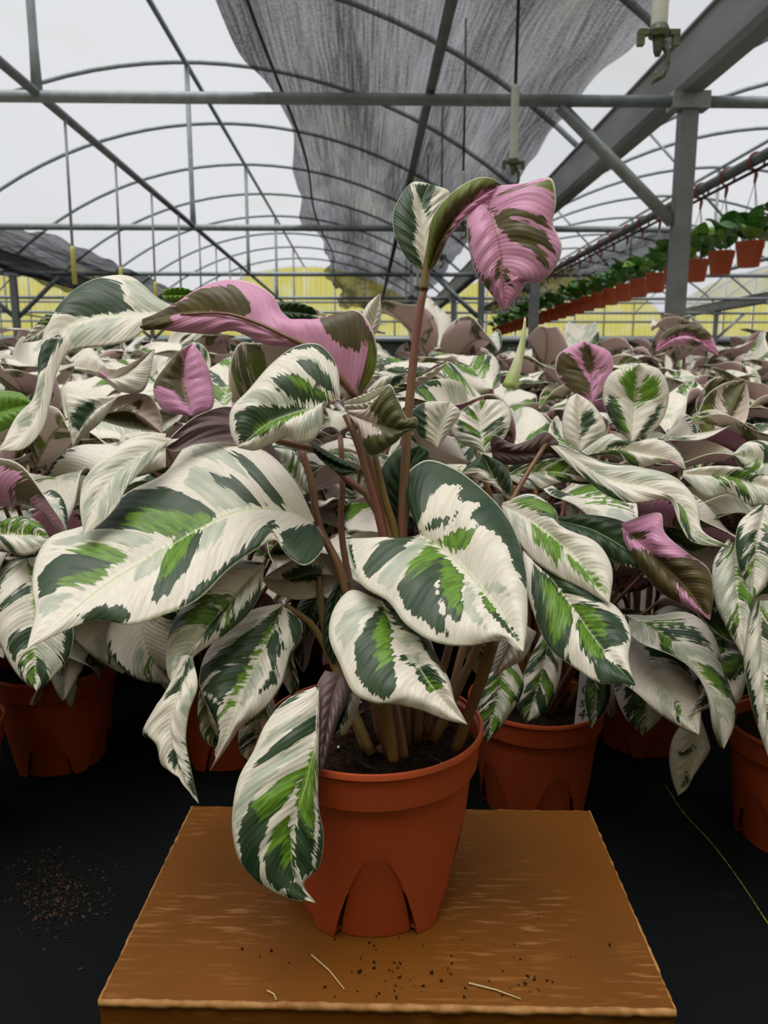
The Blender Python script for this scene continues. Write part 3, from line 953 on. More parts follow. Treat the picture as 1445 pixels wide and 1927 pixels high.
# round leaf facing the viewer
hl('l3', 'round cream edged leaf facing forward under the pink leaf', seed=3, z=[.75, .74, .73, .72], tilt=0.5, bul=0.012,
   mid=[(640, 752), (580, 770), (510, 795), (448, 843)],
   B=[(640, 750), (634, 690), (602, 649), (558, 651), (510, 685), (468, 733), (434, 772), (434, 815), (448, 843)],
   A=[(640, 755), (612, 758), (606, 800), (590, 827), (562, 835), (540, 824), (510, 836), (480, 848), (448, 843)],
   patches=[('D', [(516, 676), (554, 640), (620, 640), (630, 690), (587, 659), (554, 664)]), ('D', [(560, 690), (587, 690), (621, 722), (636, 751), (597, 732), (573, 708)]),
            ('D', [(510, 722), (554, 717), (597, 737), (626, 756), (573, 761), (524, 746)]), ('B', [(524, 715), (575, 728), (620, 752), (573, 744)]),
            ('P', [(476, 742), (544, 756), (592, 766), (491, 771), (452, 766)]), ('D', [(442, 785), (491, 773), (600, 766), (554, 792), (495, 829), (452, 834)]),
            ('B', [(476, 806), (524, 790), (596, 768), (530, 812), (486, 824)]), ('P', [(554, 812), (600, 780), (602, 805), (563, 830)]), ('P', [(555, 675), (600, 690), (625, 730), (580, 712)])])
# long twisting pink leaf
l4 = hl('l4', 'long twisting leaf showing its bright pink back along the top left', seed=4, z=[.84, .83, .83, .84, .85, .86], tilt=-0.2, bul=-0.006, zA=.02, zB=.0,
   mid=[(672, 752), (640, 712), (590, 660), (540, 634), (480, 606), (420, 590), (330, 592), (215, 630)],
   A=[(676, 748), (708, 690), (704, 630), (676, 586), (640, 590), (600, 602), (556, 605), (532, 590), (512, 556), (470, 532), (420, 528), (370, 546), (325, 580), (270, 602), (215, 630)],
   B=[(668, 752), (640, 724), (606, 690), (560, 655), (500, 648), (440, 622), (400, 628), (345, 625), (290, 620), (215, 630)],
   patches=[('D', [(300, 598), (379, 548), (442, 540), (474, 577), (466, 600), (399, 586)]), ('D', [(215, 600), (321, 586), (330, 608), (253, 632), (210, 640)]),
            ('D', [(600, 606), (670, 575), (690, 611), (675, 664), (646, 655), (617, 632)]), ('D', [(688, 610), (720, 659), (705, 720), (675, 750), (668, 730), (689, 674)]),
            ('B', [(695, 640), (715, 680), (700, 730), (680, 735), (692, 690)])])
mrm = px_tube([(672, 752), (640, 712), (590, 660), (540, 634), (480, 606), (420, 590), (340, 592)], [.838, .824, .822, .832, .845], (.0040, .0010), 'petiole')
mrm.transform(Matrix.Translation(-hero.location))
obj('midrib', mrm, l4)['label'] = 'brown midrib'
hl('l5', 'wide leaf at the top left with a deep green patch, its tip drooping', seed=5, z=[.88, .86, .83, .80, .77], tilt=0.7, bul=0.008, ns=80,
   mid=[(345, 588), (250, 592), (180, 597), (122, 622), (95, 690), (80, 760), (45, 815), (0, 848)],
   B=[(345, 584), (300, 562), (245, 520), (180, 524), (135, 548), (105, 582), (80, 640), (74, 700), (66, 745), (30, 785), (0, 846)],
   A=[(345, 600), (290, 612), (240, 642), (190, 652), (132, 662), (108, 700), (94, 760), (78, 812), (42, 846), (0, 848)],
   patches=[('D', [(100, 586), (142, 540), (185, 520), (229, 540), (234, 572), (255, 586), (171, 596), (113, 598)]), ('P', [(234, 534), (273, 522), (326, 567), (306, 587), (258, 587)]),
            ('P', [(127, 625), (230, 600), (205, 640), (140, 655)]), ('D', [(76, 660), (118, 632), (124, 650), (97, 690), (70, 725)]), ('P', [(75, 720), (95, 700), (90, 770), (70, 770)]), ('P', [(35, 790), (60, 770), (60, 800), (35, 815)])])
hl('l5b', 'small twisted leaf tip at the far left of the large plant', seed=55, z=[.9, .9], tilt=0.2, bul=0.003, dark=.2,
   mid=[(130, 585), (80, 620), (42, 645)], A=[(132, 590), (105, 620), (75, 640), (42, 645)], B=[(128, 580), (90, 590), (60, 620), (42, 645)])
# the tall curled leaf at the top
a_ = hand_leaf(seed=6, z=[.80, .81, .82], tilt=0.3, bul=0.006, utilt=0.3,
               mid=[(801, 518), (798, 450), (792, 390), (806, 345)], A=[(798, 516), (765, 486), (742, 440), (740, 400), (752, 372), (776, 343), (806, 345)],
               B=[(803, 516), (806, 470), (812, 430), (826, 400), (846, 362), (806, 345)],
               patches=[('D', [(725, 400), (740, 360), (776, 335), (775, 395), (782, 430), (777, 462), (800, 512), (760, 490), (735, 450)]), ('D', [(780, 350), (818, 345), (806, 395), (804, 415), (790, 380)]), ('P', [(800, 345), (830, 345), (815, 370)])])
b_ = hand_leaf(seed=7, z=[.80, .79, .78, .78], tilt=-0.25, bul=-0.007,
               mid=[(804, 518), (828, 452), (868, 398), (930, 352)], B=[(801, 514), (806, 450), (816, 406), (850, 364), (896, 336), (925, 336), (945, 348)],
               A=[(808, 514), (826, 485), (846, 444), (876, 408), (905, 385), (945, 352)],
               patches=[('D', [(790, 520), (796, 440), (810, 395), (850, 355), (900, 325), (960, 345), (905, 362), (870, 392), (842, 440), (822, 500)]),
                        ('B', [(790, 520), (796, 440), (810, 395), (850, 355), (900, 325), (930, 340), (880, 358), (835, 395), (815, 450), (808, 515)])])
c_ = hand_leaf(seed=8, z=[.785, .765, .76, .765], tilt=-0.15, bul=-0.010, ns=70,
               mid=[(915, 372), (928, 420), (942, 480), (946, 540), (949, 586)],
               A=[(905, 382), (884, 402), (879, 432), (885, 478), (898, 518), (924, 552), (949, 586)],
               B=[(925, 350), (985, 346), (1036, 336), (1046, 378), (1040, 420), (1056, 462), (1050, 492), (1030, 520), (1006, 532), (996, 506), (980, 548), (949, 586)],
               patches=[('D', [(918, 396), (970, 402), (1020, 412), (1034, 432), (1000, 425), (950, 410)]), ('D', [(922, 398), (960, 415), (1025, 440), (1045, 488), (1012, 466), (1032, 500), (1026, 512), (1000, 485), (950, 448)]),
                        ('D', [(926, 518), (934, 492), (944, 486), (938, 522), (930, 532)]), ('D', [(944, 508), (954, 505), (962, 546), (950, 528)]),
                        ('D', [(870, 430), (886, 432), (886, 480), (902, 520), (892, 530), (874, 480)]), ('D', [(910, 525), (922, 528), (928, 565), (912, 552)]),
                        ('D', [(940, 372), (985, 350), (1012, 352), (965, 368)]), ('B', [(1008, 354), (1040, 328), (1054, 382), (1034, 366)])])
lf = part('leaf', join_meshes([a_, b_, c_], 'leaf'), hero, 'tall curled leaf with a hanging bright pink back at the very top')
# middle leaf
hl('l7', 'heart shaped cream leaf with dark green lobe in the middle', seed=9, z=[.77, .74, .70, .665], tilt=0.75, bul=0.012, ns=76, nt=39,
   mid=[(790, 1005), (840, 1040), (890, 1090), (940, 1152), (985, 1226)],
   B=[(790, 1008), (740, 1016), (695, 1016), (655, 1016), (660, 1058), (682, 1102), (730, 1132), (765, 1176), (820, 1209), (880, 1216), (930, 1207), (952, 1207), (970, 1222), (985, 1226)],
   A=[(790, 1000), (768, 950), (761, 900), (800, 866), (852, 880), (905, 918), (950, 966), (976, 1018), (990, 1080), (993, 1140), (991, 1190), (985, 1226)],
   patches=[('D', [(783, 999), (809, 960), (834, 926), (873, 917), (860, 956), (920, 960), (886, 986), (912, 1007), (950, 1033), (963, 1072), (990, 1115), (1000, 1046), (975, 980), (920, 925), (852, 870), (809, 855), (764, 875), (750, 926), (766, 990)]),
            ('W', [(800, 985), (812, 950), (836, 915), (838, 940), (870, 925), (850, 955), (812, 985)]),
            ('D', [(744, 1110), (762, 1097), (809, 1046), (830, 1042), (836, 1080), (819, 1115), (828, 1166), (841, 1202), (809, 1187), (766, 1153)]),
            ('B', [(749, 1106), (792, 1042), (809, 1022), (832, 1042), (809, 1076), (770, 1102)]), ('D', [(830, 1042), (875, 1091), (867, 1132), (867, 1185), (841, 1172), (824, 1132)]),
            ('B', [(832, 1046), (873, 1093), (865, 1130), (862, 1165), (843, 1160), (828, 1120)]), ('D', [(822, 1022), (852, 1011), (897, 1010), (888, 1035), (860, 1044)]), ('B', [(822, 1024), (852, 1012), (895, 1012), (886, 1033), (860, 1042)]),
            ('D', [(682, 1074), (697, 1046), (727, 1022), (787, 1010), (762, 1042), (714, 1087), (691, 1092)]), ('P', [(706, 1093), (762, 1046), (792, 1016), (809, 1024), (792, 1046), (749, 1106), (732, 1117)]),
            ('P', [(877, 1089), (890, 1115), (895, 1157), (914, 1194), (882, 1181), (867, 1157)]), ('D', [(899, 1113), (920, 1130), (939, 1157), (961, 1179), (975, 1208), (946, 1189), (914, 1157)]), ('B', [(901, 1115), (920, 1132), (935, 1155), (930, 1168), (914, 1150)]),
            ('P', [(895, 1102), (937, 1106), (963, 1132), (920, 1119)]), ('D', [(640, 1000), (664, 1033), (672, 1097), (704, 1121), (684, 1125), (650, 1080)]), ('D', [(787, 1004), (817, 988), (865, 980), (843, 999)])])
hl('l8', 'leaf in front of the pot with a dark green eye and long pale tip', seed=10, z=[.74, .71, .68, .665], tilt=0.6, bul=0.010,
   mid=[(715, 1130), (742, 1185), (782, 1245), (822, 1303), (880, 1364)],
   B=[(713, 1130), (662, 1110), (628, 1146), (619, 1198), (640, 1252), (664, 1302), (700, 1322), (742, 1326), (792, 1337), (842, 1356), (880, 1364)],
   A=[(717, 1130), (762, 1158), (802, 1188), (822, 1235), (846, 1280), (857, 1322), (880, 1364)],
   patches=[('D', [(669, 1226), (687, 1183), (719, 1138), (738, 1183), (738, 1239), (746, 1305), (723, 1322), (691, 1305), (669, 1269)]), ('B', [(702, 1196), (723, 1147), (736, 1192), (734, 1250), (710, 1275)]),
            ('P', [(629, 1192), (646, 1157), (684, 1132), (710, 1132), (680, 1175), (667, 1213), (646, 1222)]), ('D', [(772, 1250), (804, 1258), (836, 1290), (809, 1305), (790, 1286)]), ('B', [(800, 1276), (828, 1294), (809, 1303)]),
            ('D', [(719, 1130), (757, 1155), (800, 1190), (815, 1226), (840, 1252), (836, 1272), (809, 1245), (783, 1207), (744, 1179)]), ('P', [(749, 1200), (787, 1205), (792, 1222), (757, 1218)]), ('P', [(762, 1235), (792, 1235), (783, 1262), (766, 1252)]), ('D', [(752, 1236), (764, 1240), (768, 1262), (756, 1252)])])
hl('l9', 'green leaf with white margin pointing down to the right', seed=11, z=[.80, .77, .74, .70], tilt=0.6, bul=0.009,
   mid=[(985, 1035), (1030, 1080), (1082, 1150), (1132, 1220), (1196, 1291)],
   A=[(985, 1033), (1040, 1058), (1100, 1108), (1160, 1142), (1187, 1190), (1183, 1240), (1196, 1291)],
   B=[(984, 1037), (988, 1100), (1010, 1172), (1035, 1222), (1080, 1256), (1130, 1286), (1170, 1286), (1196, 1291)],
   patches=[('D', [(1000, 1063), (1032, 1087), (1068, 1130), (1077, 1175), (1062, 1228), (1077, 1258), (1040, 1241), (1013, 1183), (1000, 1119)]), ('B', [(1015, 1080), (1070, 1138), (1070, 1183), (1040, 1215), (1023, 1149)]),
            ('D', [(1079, 1173), (1100, 1164), (1128, 1213), (1137, 1239), (1180, 1265), (1212, 1296), (1126, 1288), (1116, 1254), (1087, 1228)]), ('B', [(1083, 1178), (1100, 1168), (1126, 1215), (1135, 1245), (1118, 1245), (1090, 1220)]),
            ('D', [(1073, 1134), (1113, 1147), (1167, 1168), (1184, 1205), (1169, 1220), (1133, 1228), (1103, 1183)]), ('B', [(1080, 1140), (1113, 1152), (1135, 1180), (1140, 1210), (1105, 1180)]),
            ('D', [(985, 1036), (1049, 1070), (1096, 1098), (1143, 1134), (1113, 1142), (1058, 1115), (1019, 1072)])])
hl('l10', 'fresh lime green and white leaf right of the middle leaf', seed=12, z=[.84, .81, .78, .75], tilt=0.6, bul=0.010,
   mid=[(945, 950), (1008, 988), (1072, 1040), (1147, 1137)], A=[(945, 946), (998, 929), (1044, 958), (1056, 990), (1122, 1020), (1152, 1070), (1147, 1137)],
   B=[(943, 952), (962, 1000), (1000, 1050), (1050, 1086), (1095, 1108), (1147, 1137)],
   patches=[('B', [(998, 986), (1032, 1010), (1060, 1030), (1049, 1072), (1006, 1029)]), ('B', [(1062, 1050), (1092, 1061), (1145, 1117), (1100, 1099), (1070, 1078)]), ('D', [(959, 945), (998, 935), (1042, 950), (1055, 996), (1006, 969)]), ('B', [(962, 947), (998, 940), (1040, 955), (1045, 982), (1006, 966)]),
            ('P', [(1032, 1012), (1062, 1040), (1062, 1078), (1045, 1050)]), ('P', [(960, 965), (985, 985), (990, 1010), (968, 995)])])
a_ = hand_leaf(seed=13, z=[.98, .96, .93, .90, .87], tilt=0.6, bul=0.006, ns=80, dark=.3, pale=.3,
               mid=[(1035, 830), (1090, 870), (1150, 905), (1225, 920), (1285, 955), (1310, 1005), (1378, 1031)],
               A=[(1028, 816), (1070, 838), (1130, 866), (1200, 878), (1270, 898), (1312, 945), (1322, 998), (1378, 1031)],
               B=[(1032, 836), (1068, 872), (1105, 905), (1150, 936), (1195, 947), (1258, 942), (1278, 985), (1302, 1020), (1378, 1031)])
b_ = hand_leaf(seed=14, z=[1.0, .99, .98], tilt=-0.3, bul=-0.006, under='leaf_under_dark', patches=[('W', [(1000, 840), (1035, 815), (1025, 845), (1005, 850)])],
               mid=[(925, 850), (985, 852), (1065, 850)], B=[(922, 830), (930, 818), (965, 836), (1000, 826), (1028, 812), (1065, 848)], A=[(928, 872), (980, 874), (1030, 862), (1065, 852)])
part('leaf', join_meshes([a_, b_], 'leaf'), hero, 'long wavy white leaf with dark edge spreading to the right')
hl('l12', 'striped light green leaf behind the middle leaf at right', seed=15, z=[1.0, .98, .97], tilt=0.6, bul=0.006, dark=.5, pale=.3,
   mid=[(955, 895), (1040, 888), (1142, 906)], A=[(955, 892), (1005, 868), (1070, 863), (1115, 880), (1142, 906)], B=[(955, 900), (1005, 922), (1060, 908), (1100, 912), (1142, 906)])
hl('l13a', 'dark green leaf behind the lime leaf', seed=16, z=[.98, .95, .93], tilt=0.5, bul=0.008, mid=[(1045, 978), (1120, 1000), (1228, 1066)], A=[(1045, 974), (1105, 968), (1180, 985), (1212, 1030), (1228, 1066)], B=[(1045, 985), (1080, 1020), (1140, 1045), (1180, 1068), (1228, 1066)],
   patches=[('D', [(1030, 960), (1180, 960), (1230, 1030), (1240, 1080), (1150, 1060), (1060, 1030)])])
hl('l13', 'olive backed leaf with a pink flash at the right', seed=17, z=[.95, .92, .90, .88], tilt=-0.2, bul=-0.010, mid=[(1168, 990), (1225, 1040), (1290, 1105), (1336, 1167)],
   B=[(1170, 984), (1242, 966), (1250, 1002), (1292, 1040), (1332, 1070), (1341, 1112), (1336, 1167)], A=[(1166, 992), (1180, 1030), (1208, 1072), (1240, 1112), (1292, 1142), (1336, 1167)],
   patches=[('D', [(1165, 1040), (1200, 1035), (1260, 1050), (1300, 1048), (1350, 1080), (1350, 1150), (1330, 1160), (1290, 1120), (1275, 1100), (1285, 1150), (1200, 1090)]), ('D', [(1175, 1005), (1225, 1000), (1215, 1015), (1185, 1018)])])
# leaf hanging over the pot's left side
hl('l14', 'striped leaf hanging down over the left side of the pot', seed=18, z=[.70, .68, .665, .66, .655], tilt=0.25, bul=0.009, ns=76,
   mid=[(598, 1300), (594, 1390), (578, 1470), (556, 1545), (548, 1610), (560, 1665), (594, 1699)],
   B=[(594, 1292), (540, 1316), (500, 1362), (476, 1415), (450, 1462), (438, 1520), (438, 1572), (452, 1622), (490, 1664), (545, 1692), (594, 1699)],
   A=[(600, 1292), (601, 1360), (599, 1450), (600, 1520), (609, 1572), (600, 1632), (572, 1664), (594, 1699)],
   patches=[('D', [(475, 1447), (526, 1390), (597, 1345), (601, 1369), (551, 1405), (511, 1429)]), ('D', [(455, 1547), (471, 1510), (559, 1446), (568, 1467), (540, 1507), (511, 1536), (490, 1586), (490, 1637), (501, 1674), (459, 1636), (450, 1586)]),
            ('B', [(473, 1510), (559, 1448), (572, 1441), (559, 1477), (526, 1517), (488, 1538)]), ('D', [(562, 1477), (590, 1407), (597, 1438), (593, 1492), (595, 1590), (577, 1557), (557, 1528)]), ('B', [(562, 1477), (590, 1407), (597, 1438), (593, 1492), (590, 1570), (577, 1550), (560, 1525)]),
            ('D', [(559, 1528), (577, 1547), (593, 1586), (586, 1637), (570, 1647), (555, 1608)]), ('D', [(499, 1608), (519, 1563), (544, 1526), (550, 1601), (557, 1654), (540, 1668), (519, 1676), (502, 1645)]), ('B', [(501, 1601), (519, 1557), (544, 1528), (546, 1619), (533, 1632), (528, 1583)]),
            ('P', [(435, 1543), (446, 1499), (475, 1456), (559, 1405), (577, 1405), (504, 1467), (468, 1514), (453, 1565)]), ('P', [(482, 1419), (511, 1376), (595, 1332), (595, 1347), (519, 1390)]), ('D', [(599, 1515), (614, 1557), (606, 1625), (588, 1649), (597, 1601), (600, 1557)]), ('D', [(538, 1650), (570, 1670), (576, 1694), (540, 1688)]), ('D', [(510, 1340), (560, 1300), (575, 1302), (545, 1325)])])
hl('l14b', 'folded leaf with a dark brown back above the hanging leaf', seed=19, z=[.72, .70, .685], tilt=0.1, bul=-0.006, under='leaf_under_dark',
   mid=[(640, 1268), (622, 1330), (610, 1400), (603, 1457)], A=[(612, 1262), (598, 1290), (597, 1350), (598, 1410), (603, 1457)], B=[(668, 1278), (655, 1315), (634, 1360), (618, 1410), (603, 1457)], patches=[('W', [(0, 0), (1, 0), (1, 1)])])
hl('l14c', 'narrow dark leaf behind the brown folded leaf', seed=20, z=[.75, .74], tilt=0.3, mid=[(660, 1280), (645, 1340), (622, 1395)], A=[(682, 1300), (670, 1345), (650, 1380), (622, 1395)], B=[(650, 1285), (630, 1340), (622, 1395)], patches=[('D', [(600, 1270), (672, 1280), (655, 1350), (630, 1400), (600, 1390)])])
hl('l15', 'grey striped leaf drooping at the left beneath the broad leaf', seed=21, z=[.79, .76, .73, .70], tilt=0.6, bul=0.010, dark=.22, pale=.5,
   mid=[(496, 1062), (452, 1110), (400, 1170), (355, 1235), (330, 1300)], B=[(494, 1058), (455, 1054), (415, 1066), (372, 1104), (336, 1152), (314, 1205), (314, 1265), (330, 1300)], A=[(498, 1066), (492, 1110), (470, 1152), (430, 1190), (392, 1216), (362, 1240), (330, 1300)])
hl('l16', 'white twisted leaf tip hanging at the lower left of the plant', seed=22, z=[.71, .69, .68, .67], tilt=0.2, bul=0.008, utilt=-0.4,
   mid=[(352, 1232), (338, 1300), (322, 1370), (340, 1440), (374, 1512)], B=[(340, 1235), (314, 1300), (286, 1340), (268, 1382), (292, 1398), (304, 1440), (338, 1460), (374, 1512)], A=[(362, 1236), (372, 1290), (356, 1340), (350, 1392), (358, 1440), (374, 1512)],
   patches=[('D', [(318, 1320), (350, 1250), (362, 1230), (366, 1255), (340, 1300)]), ('P', [(345, 1340), (372, 1280), (372, 1310), (352, 1360)]), ('D', [(322, 1420), (332, 1400), (345, 1450), (335, 1445)]), ('D', [(266, 1375), (282, 1375), (300, 1402), (306, 1450), (292, 1440), (284, 1400)]), ('D', [(348, 1390), (362, 1440), (378, 1510), (362, 1480)])])
hl('l17', 'dark green leaf with pale right margin hanging left of the stems', seed=23, z=[.80, .77, .74, .72], tilt=0.5, bul=0.010,
   mid=[(531, 1138), (502, 1212), (464, 1290), (432, 1372), (394, 1452)], B=[(528, 1135), (470, 1150), (412, 1198), (384, 1236), (375, 1290), (392, 1330), (412, 1378), (410, 1420), (394, 1452)],
   A=[(534, 1138), (560, 1162), (568, 1190), (546, 1232), (530, 1288), (500, 1332), (455, 1368), (424, 1412), (394, 1452)],
   patches=[('D', [(390, 1250), (475, 1190), (532, 1138), (521, 1172), (482, 1225), (453, 1247), (395, 1276), (370, 1305), (372, 1260)]), ('D', [(383, 1300), (420, 1262), (480, 1232), (460, 1280), (430, 1310), (420, 1330)]), ('B', [(453, 1274), (486, 1223), (513, 1172), (506, 1196), (475, 1254), (453, 1298), (432, 1338), (415, 1358)]),
            ('D', [(525, 1185), (536, 1223), (521, 1252), (526, 1285), (490, 1312), (513, 1267), (498, 1209)]), ('P', [(482, 1238), (500, 1274), (468, 1321), (453, 1332), (464, 1281)]), ('P', [(420, 1220), (490, 1165), (470, 1195), (420, 1240)]), ('D', [(385, 1310), (412, 1330), (415, 1385), (395, 1345)]), ('D', [(540, 1150), (575, 1160), (580, 1200), (555, 1230), (550, 1200)])])
hl('l18', 'small green leaf tip below the dark hanging leaf', seed=24, z=[.80, .79], tilt=0.3, mid=[(385, 1310), (395, 1360), (420, 1412)], B=[(375, 1300), (372, 1345), (385, 1395), (420, 1412)], A=[(395, 1310), (420, 1350), (428, 1390), (420, 1412)], dark=.6)
hl('l19', 'dark leaf with cream margin left of the pot', seed=25, z=[.82, .80], tilt=0.3, mid=[(505, 1310), (488, 1370), (472, 1438)], B=[(495, 1310), (455, 1355), (450, 1410), (472, 1438)], A=[(515, 1315), (522, 1360), (500, 1410), (472, 1438)], dark=.6)
hl('l20', 'narrow wavy cream leaf beside the stems', seed=26, z=[.83, .82], tilt=0.3, mid=[(555, 1150), (552, 1220), (548, 1310)], B=[(548, 1150), (535, 1210), (528, 1270), (548, 1310)], A=[(565, 1155), (575, 1190), (552, 1230), (560, 1270), (562, 1295), (548, 1310)], dark=.4)
hl('l21', 'olive backed leaf with pink side at the middle of the stems', seed=27, z=[.78, .77, .76], tilt=-0.1, bul=-0.007, under='leaf_under_pale', mid=[(655, 778), (700, 795), (742, 808), (782, 806)], B=[(655, 772), (698, 768), (732, 724), (751, 758), (766, 788), (782, 786), (786, 800), (782, 806)], A=[(655, 785), (680, 812), (688, 848), (704, 858), (744, 832), (762, 815), (782, 806)],
   patches=[('D', [(700, 770), (735, 715), (790, 780), (790, 815), (700, 865), (683, 850), (686, 824), (718, 818), (704, 800), (716, 790)])])
hl('l22', 'curled cream leaf beneath the pink leaf base', seed=28, z=[.79, .79], tilt=0.4, mid=[(648, 762), (690, 758), (734, 727)], A=[(648, 756), (690, 744), (734, 725)], B=[(648, 768), (685, 778), (716, 768), (734, 729)], patches=[('P', [(660, 762), (700, 765), (690, 775)]), ])
hl('l22b', 'cream leaf with a dark folded edge behind the tall stem', seed=29, z=[.92, .92], tilt=0.4, mid=[(695, 742), (765, 722), (842, 680)], A=[(690, 735), (722, 706), (765, 708), (805, 698), (842, 678)], B=[(700, 752), (760, 736), (805, 718), (842, 684)], dark=.3)
hl('l23', 'large plain dark green leaf behind the stems', seed=30, z=[.92, .90, .89], tilt=0.2, bul=0.008, mid=[(752, 1000), (758, 920), (790, 838)], A=[(742, 1000), (722, 930), (716, 885), (750, 843), (790, 838)], B=[(766, 1000), (775, 940), (795, 890), (808, 850), (790, 838)], patches=[('D', [(690, 820), (830, 820), (830, 1020), (690, 1020)])])
hl('l24', 'small upright cream leaf right of the tall stem', seed=31, z=[.93, .95], tilt=0.1, mid=[(822, 842), (830, 800), (846, 756)], A=[(818, 842), (790, 822), (773, 780), (800, 757), (846, 756)], B=[(826, 842), (850, 805), (866, 775), (846, 756)], patches=[('D', [(765, 770), (798, 750), (800, 790), (802, 835), (780, 815)]), ('P', [(810, 790), (835, 780), (825, 810)])])
hl('l24c', 'cream leaf with olive stripes above the middle leaf', seed=32, z=[1.0, 1.03], tilt=0.1, mid=[(912, 852), (902, 800), (905, 752)], A=[(908, 852), (858, 826), (845, 790), (868, 768), (905, 752)], B=[(916, 852), (948, 826), (962, 785), (945, 755), (905, 752)], dark=.3, pale=.4)
hl('l24d', 'pointed dark leaf with a white ring beside the middle leaf', seed=33, z=[.84, .84, .85], tilt=0.3, mid=[(958, 938), (930, 900), (908, 854)], A=[(954, 938), (912, 905), (868, 892), (890, 868), (908, 854)], B=[(962, 938), (962, 900), (945, 872), (908, 854)], patches=[('D', [(860, 890), (908, 845), (950, 860), (970, 940), (950, 930), (930, 900), (900, 888)])])
hl('l25', 'rolled leaf with a pink back under the broad left leaf', seed=34, z=[.84, .83, .83], tilt=-0.3, bul=-0.012, mid=[(645, 1085), (590, 1080), (540, 1090), (494, 1090)], B=[(645, 1075), (612, 1042), (560, 1050), (494, 1088)], A=[(640, 1095), (606, 1120), (556, 1128), (512, 1112), (494, 1092)], patches=[('D', [(530, 1085), (570, 1068), (610, 1070), (600, 1098), (550, 1104)])])
hl('l26', 'pale pointed leaf tip right of the pink leaf', seed=35, z=[.93, .93], tilt=0.2, mid=[(690, 640), (705, 600), (716, 552)], A=[(672, 610), (692, 572), (716, 552)], B=[(700, 640), (716, 605), (716, 552)], patches=[('W', [(0, 0), (1, 0), (1, 1)])])
hl('l27', 'dark green leaf behind the crest of the pink leaf', seed=36, z=[.95, .94], tilt=0.4, mid=[(515, 585), (570, 590), (625, 602)], A=[(515, 568), (565, 573), (625, 598)], B=[(518, 600), (560, 612), (625, 605)], patches=[('D', [(500, 560), (600, 570), (590, 620), (500, 620)])])
hl('l27b', 'small green leaf showing above the wide top left leaf', seed=37, z=[.96, .96], tilt=0.4, mid=[(305, 556), (340, 558), (385, 560)], A=[(305, 545), (345, 545), (385, 558)], B=[(310, 566), (345, 575), (385, 562)], patches=[('D', [(290, 530), (400, 530), (400, 590), (290, 590)]), ('B', [(290, 530), (400, 530), (400, 590), (290, 590)])])
hl('l29', 'striped pale green leaf between the stems and the broad left leaf', seed=38, z=[.90, .90], tilt=0.3, mid=[(576, 928), (545, 890), (510, 842)], A=[(566, 955), (545, 925), (525, 890), (510, 842)], B=[(580, 925), (575, 880), (555, 850), (510, 842)], dark=.4)
hl('l30', 'cream leaf low behind the middle leaf at right', seed=39, z=[.84, .83], tilt=0.3, mid=[(980, 1170), (960, 1210), (928, 1272)], A=[(1010, 1190), (985, 1240), (960, 1255), (928, 1274)], B=[(950, 1190), (930, 1230), (928, 1274)], patches=[('P', [(940, 1200), (960, 1195), (945, 1240)])])

hl('l31', 'dark narrow leaf along the left of the stems', seed=40, z=[.80, .79], tilt=0.3, mid=[(645, 1085), (628, 1150), (625, 1250)], A=[(660, 1095), (650, 1160), (640, 1220), (625, 1250)], B=[(640, 1085), (612, 1140), (608, 1210), (625, 1250)], patches=[('D', [(560, 1060), (700, 1060), (700, 1280), (560, 1280)])])
hl('l32', 'small dark leaf below the pink rolled leaf', seed=41, z=[.86, .85], tilt=0.3, mid=[(600, 1120), (585, 1150), (575, 1200)], A=[(612, 1122), (605, 1160), (575, 1200)], B=[(575, 1115), (558, 1150), (575, 1200)], patches=[('D', [(500, 1060), (700, 1060), (700, 1280), (500, 1280)])])

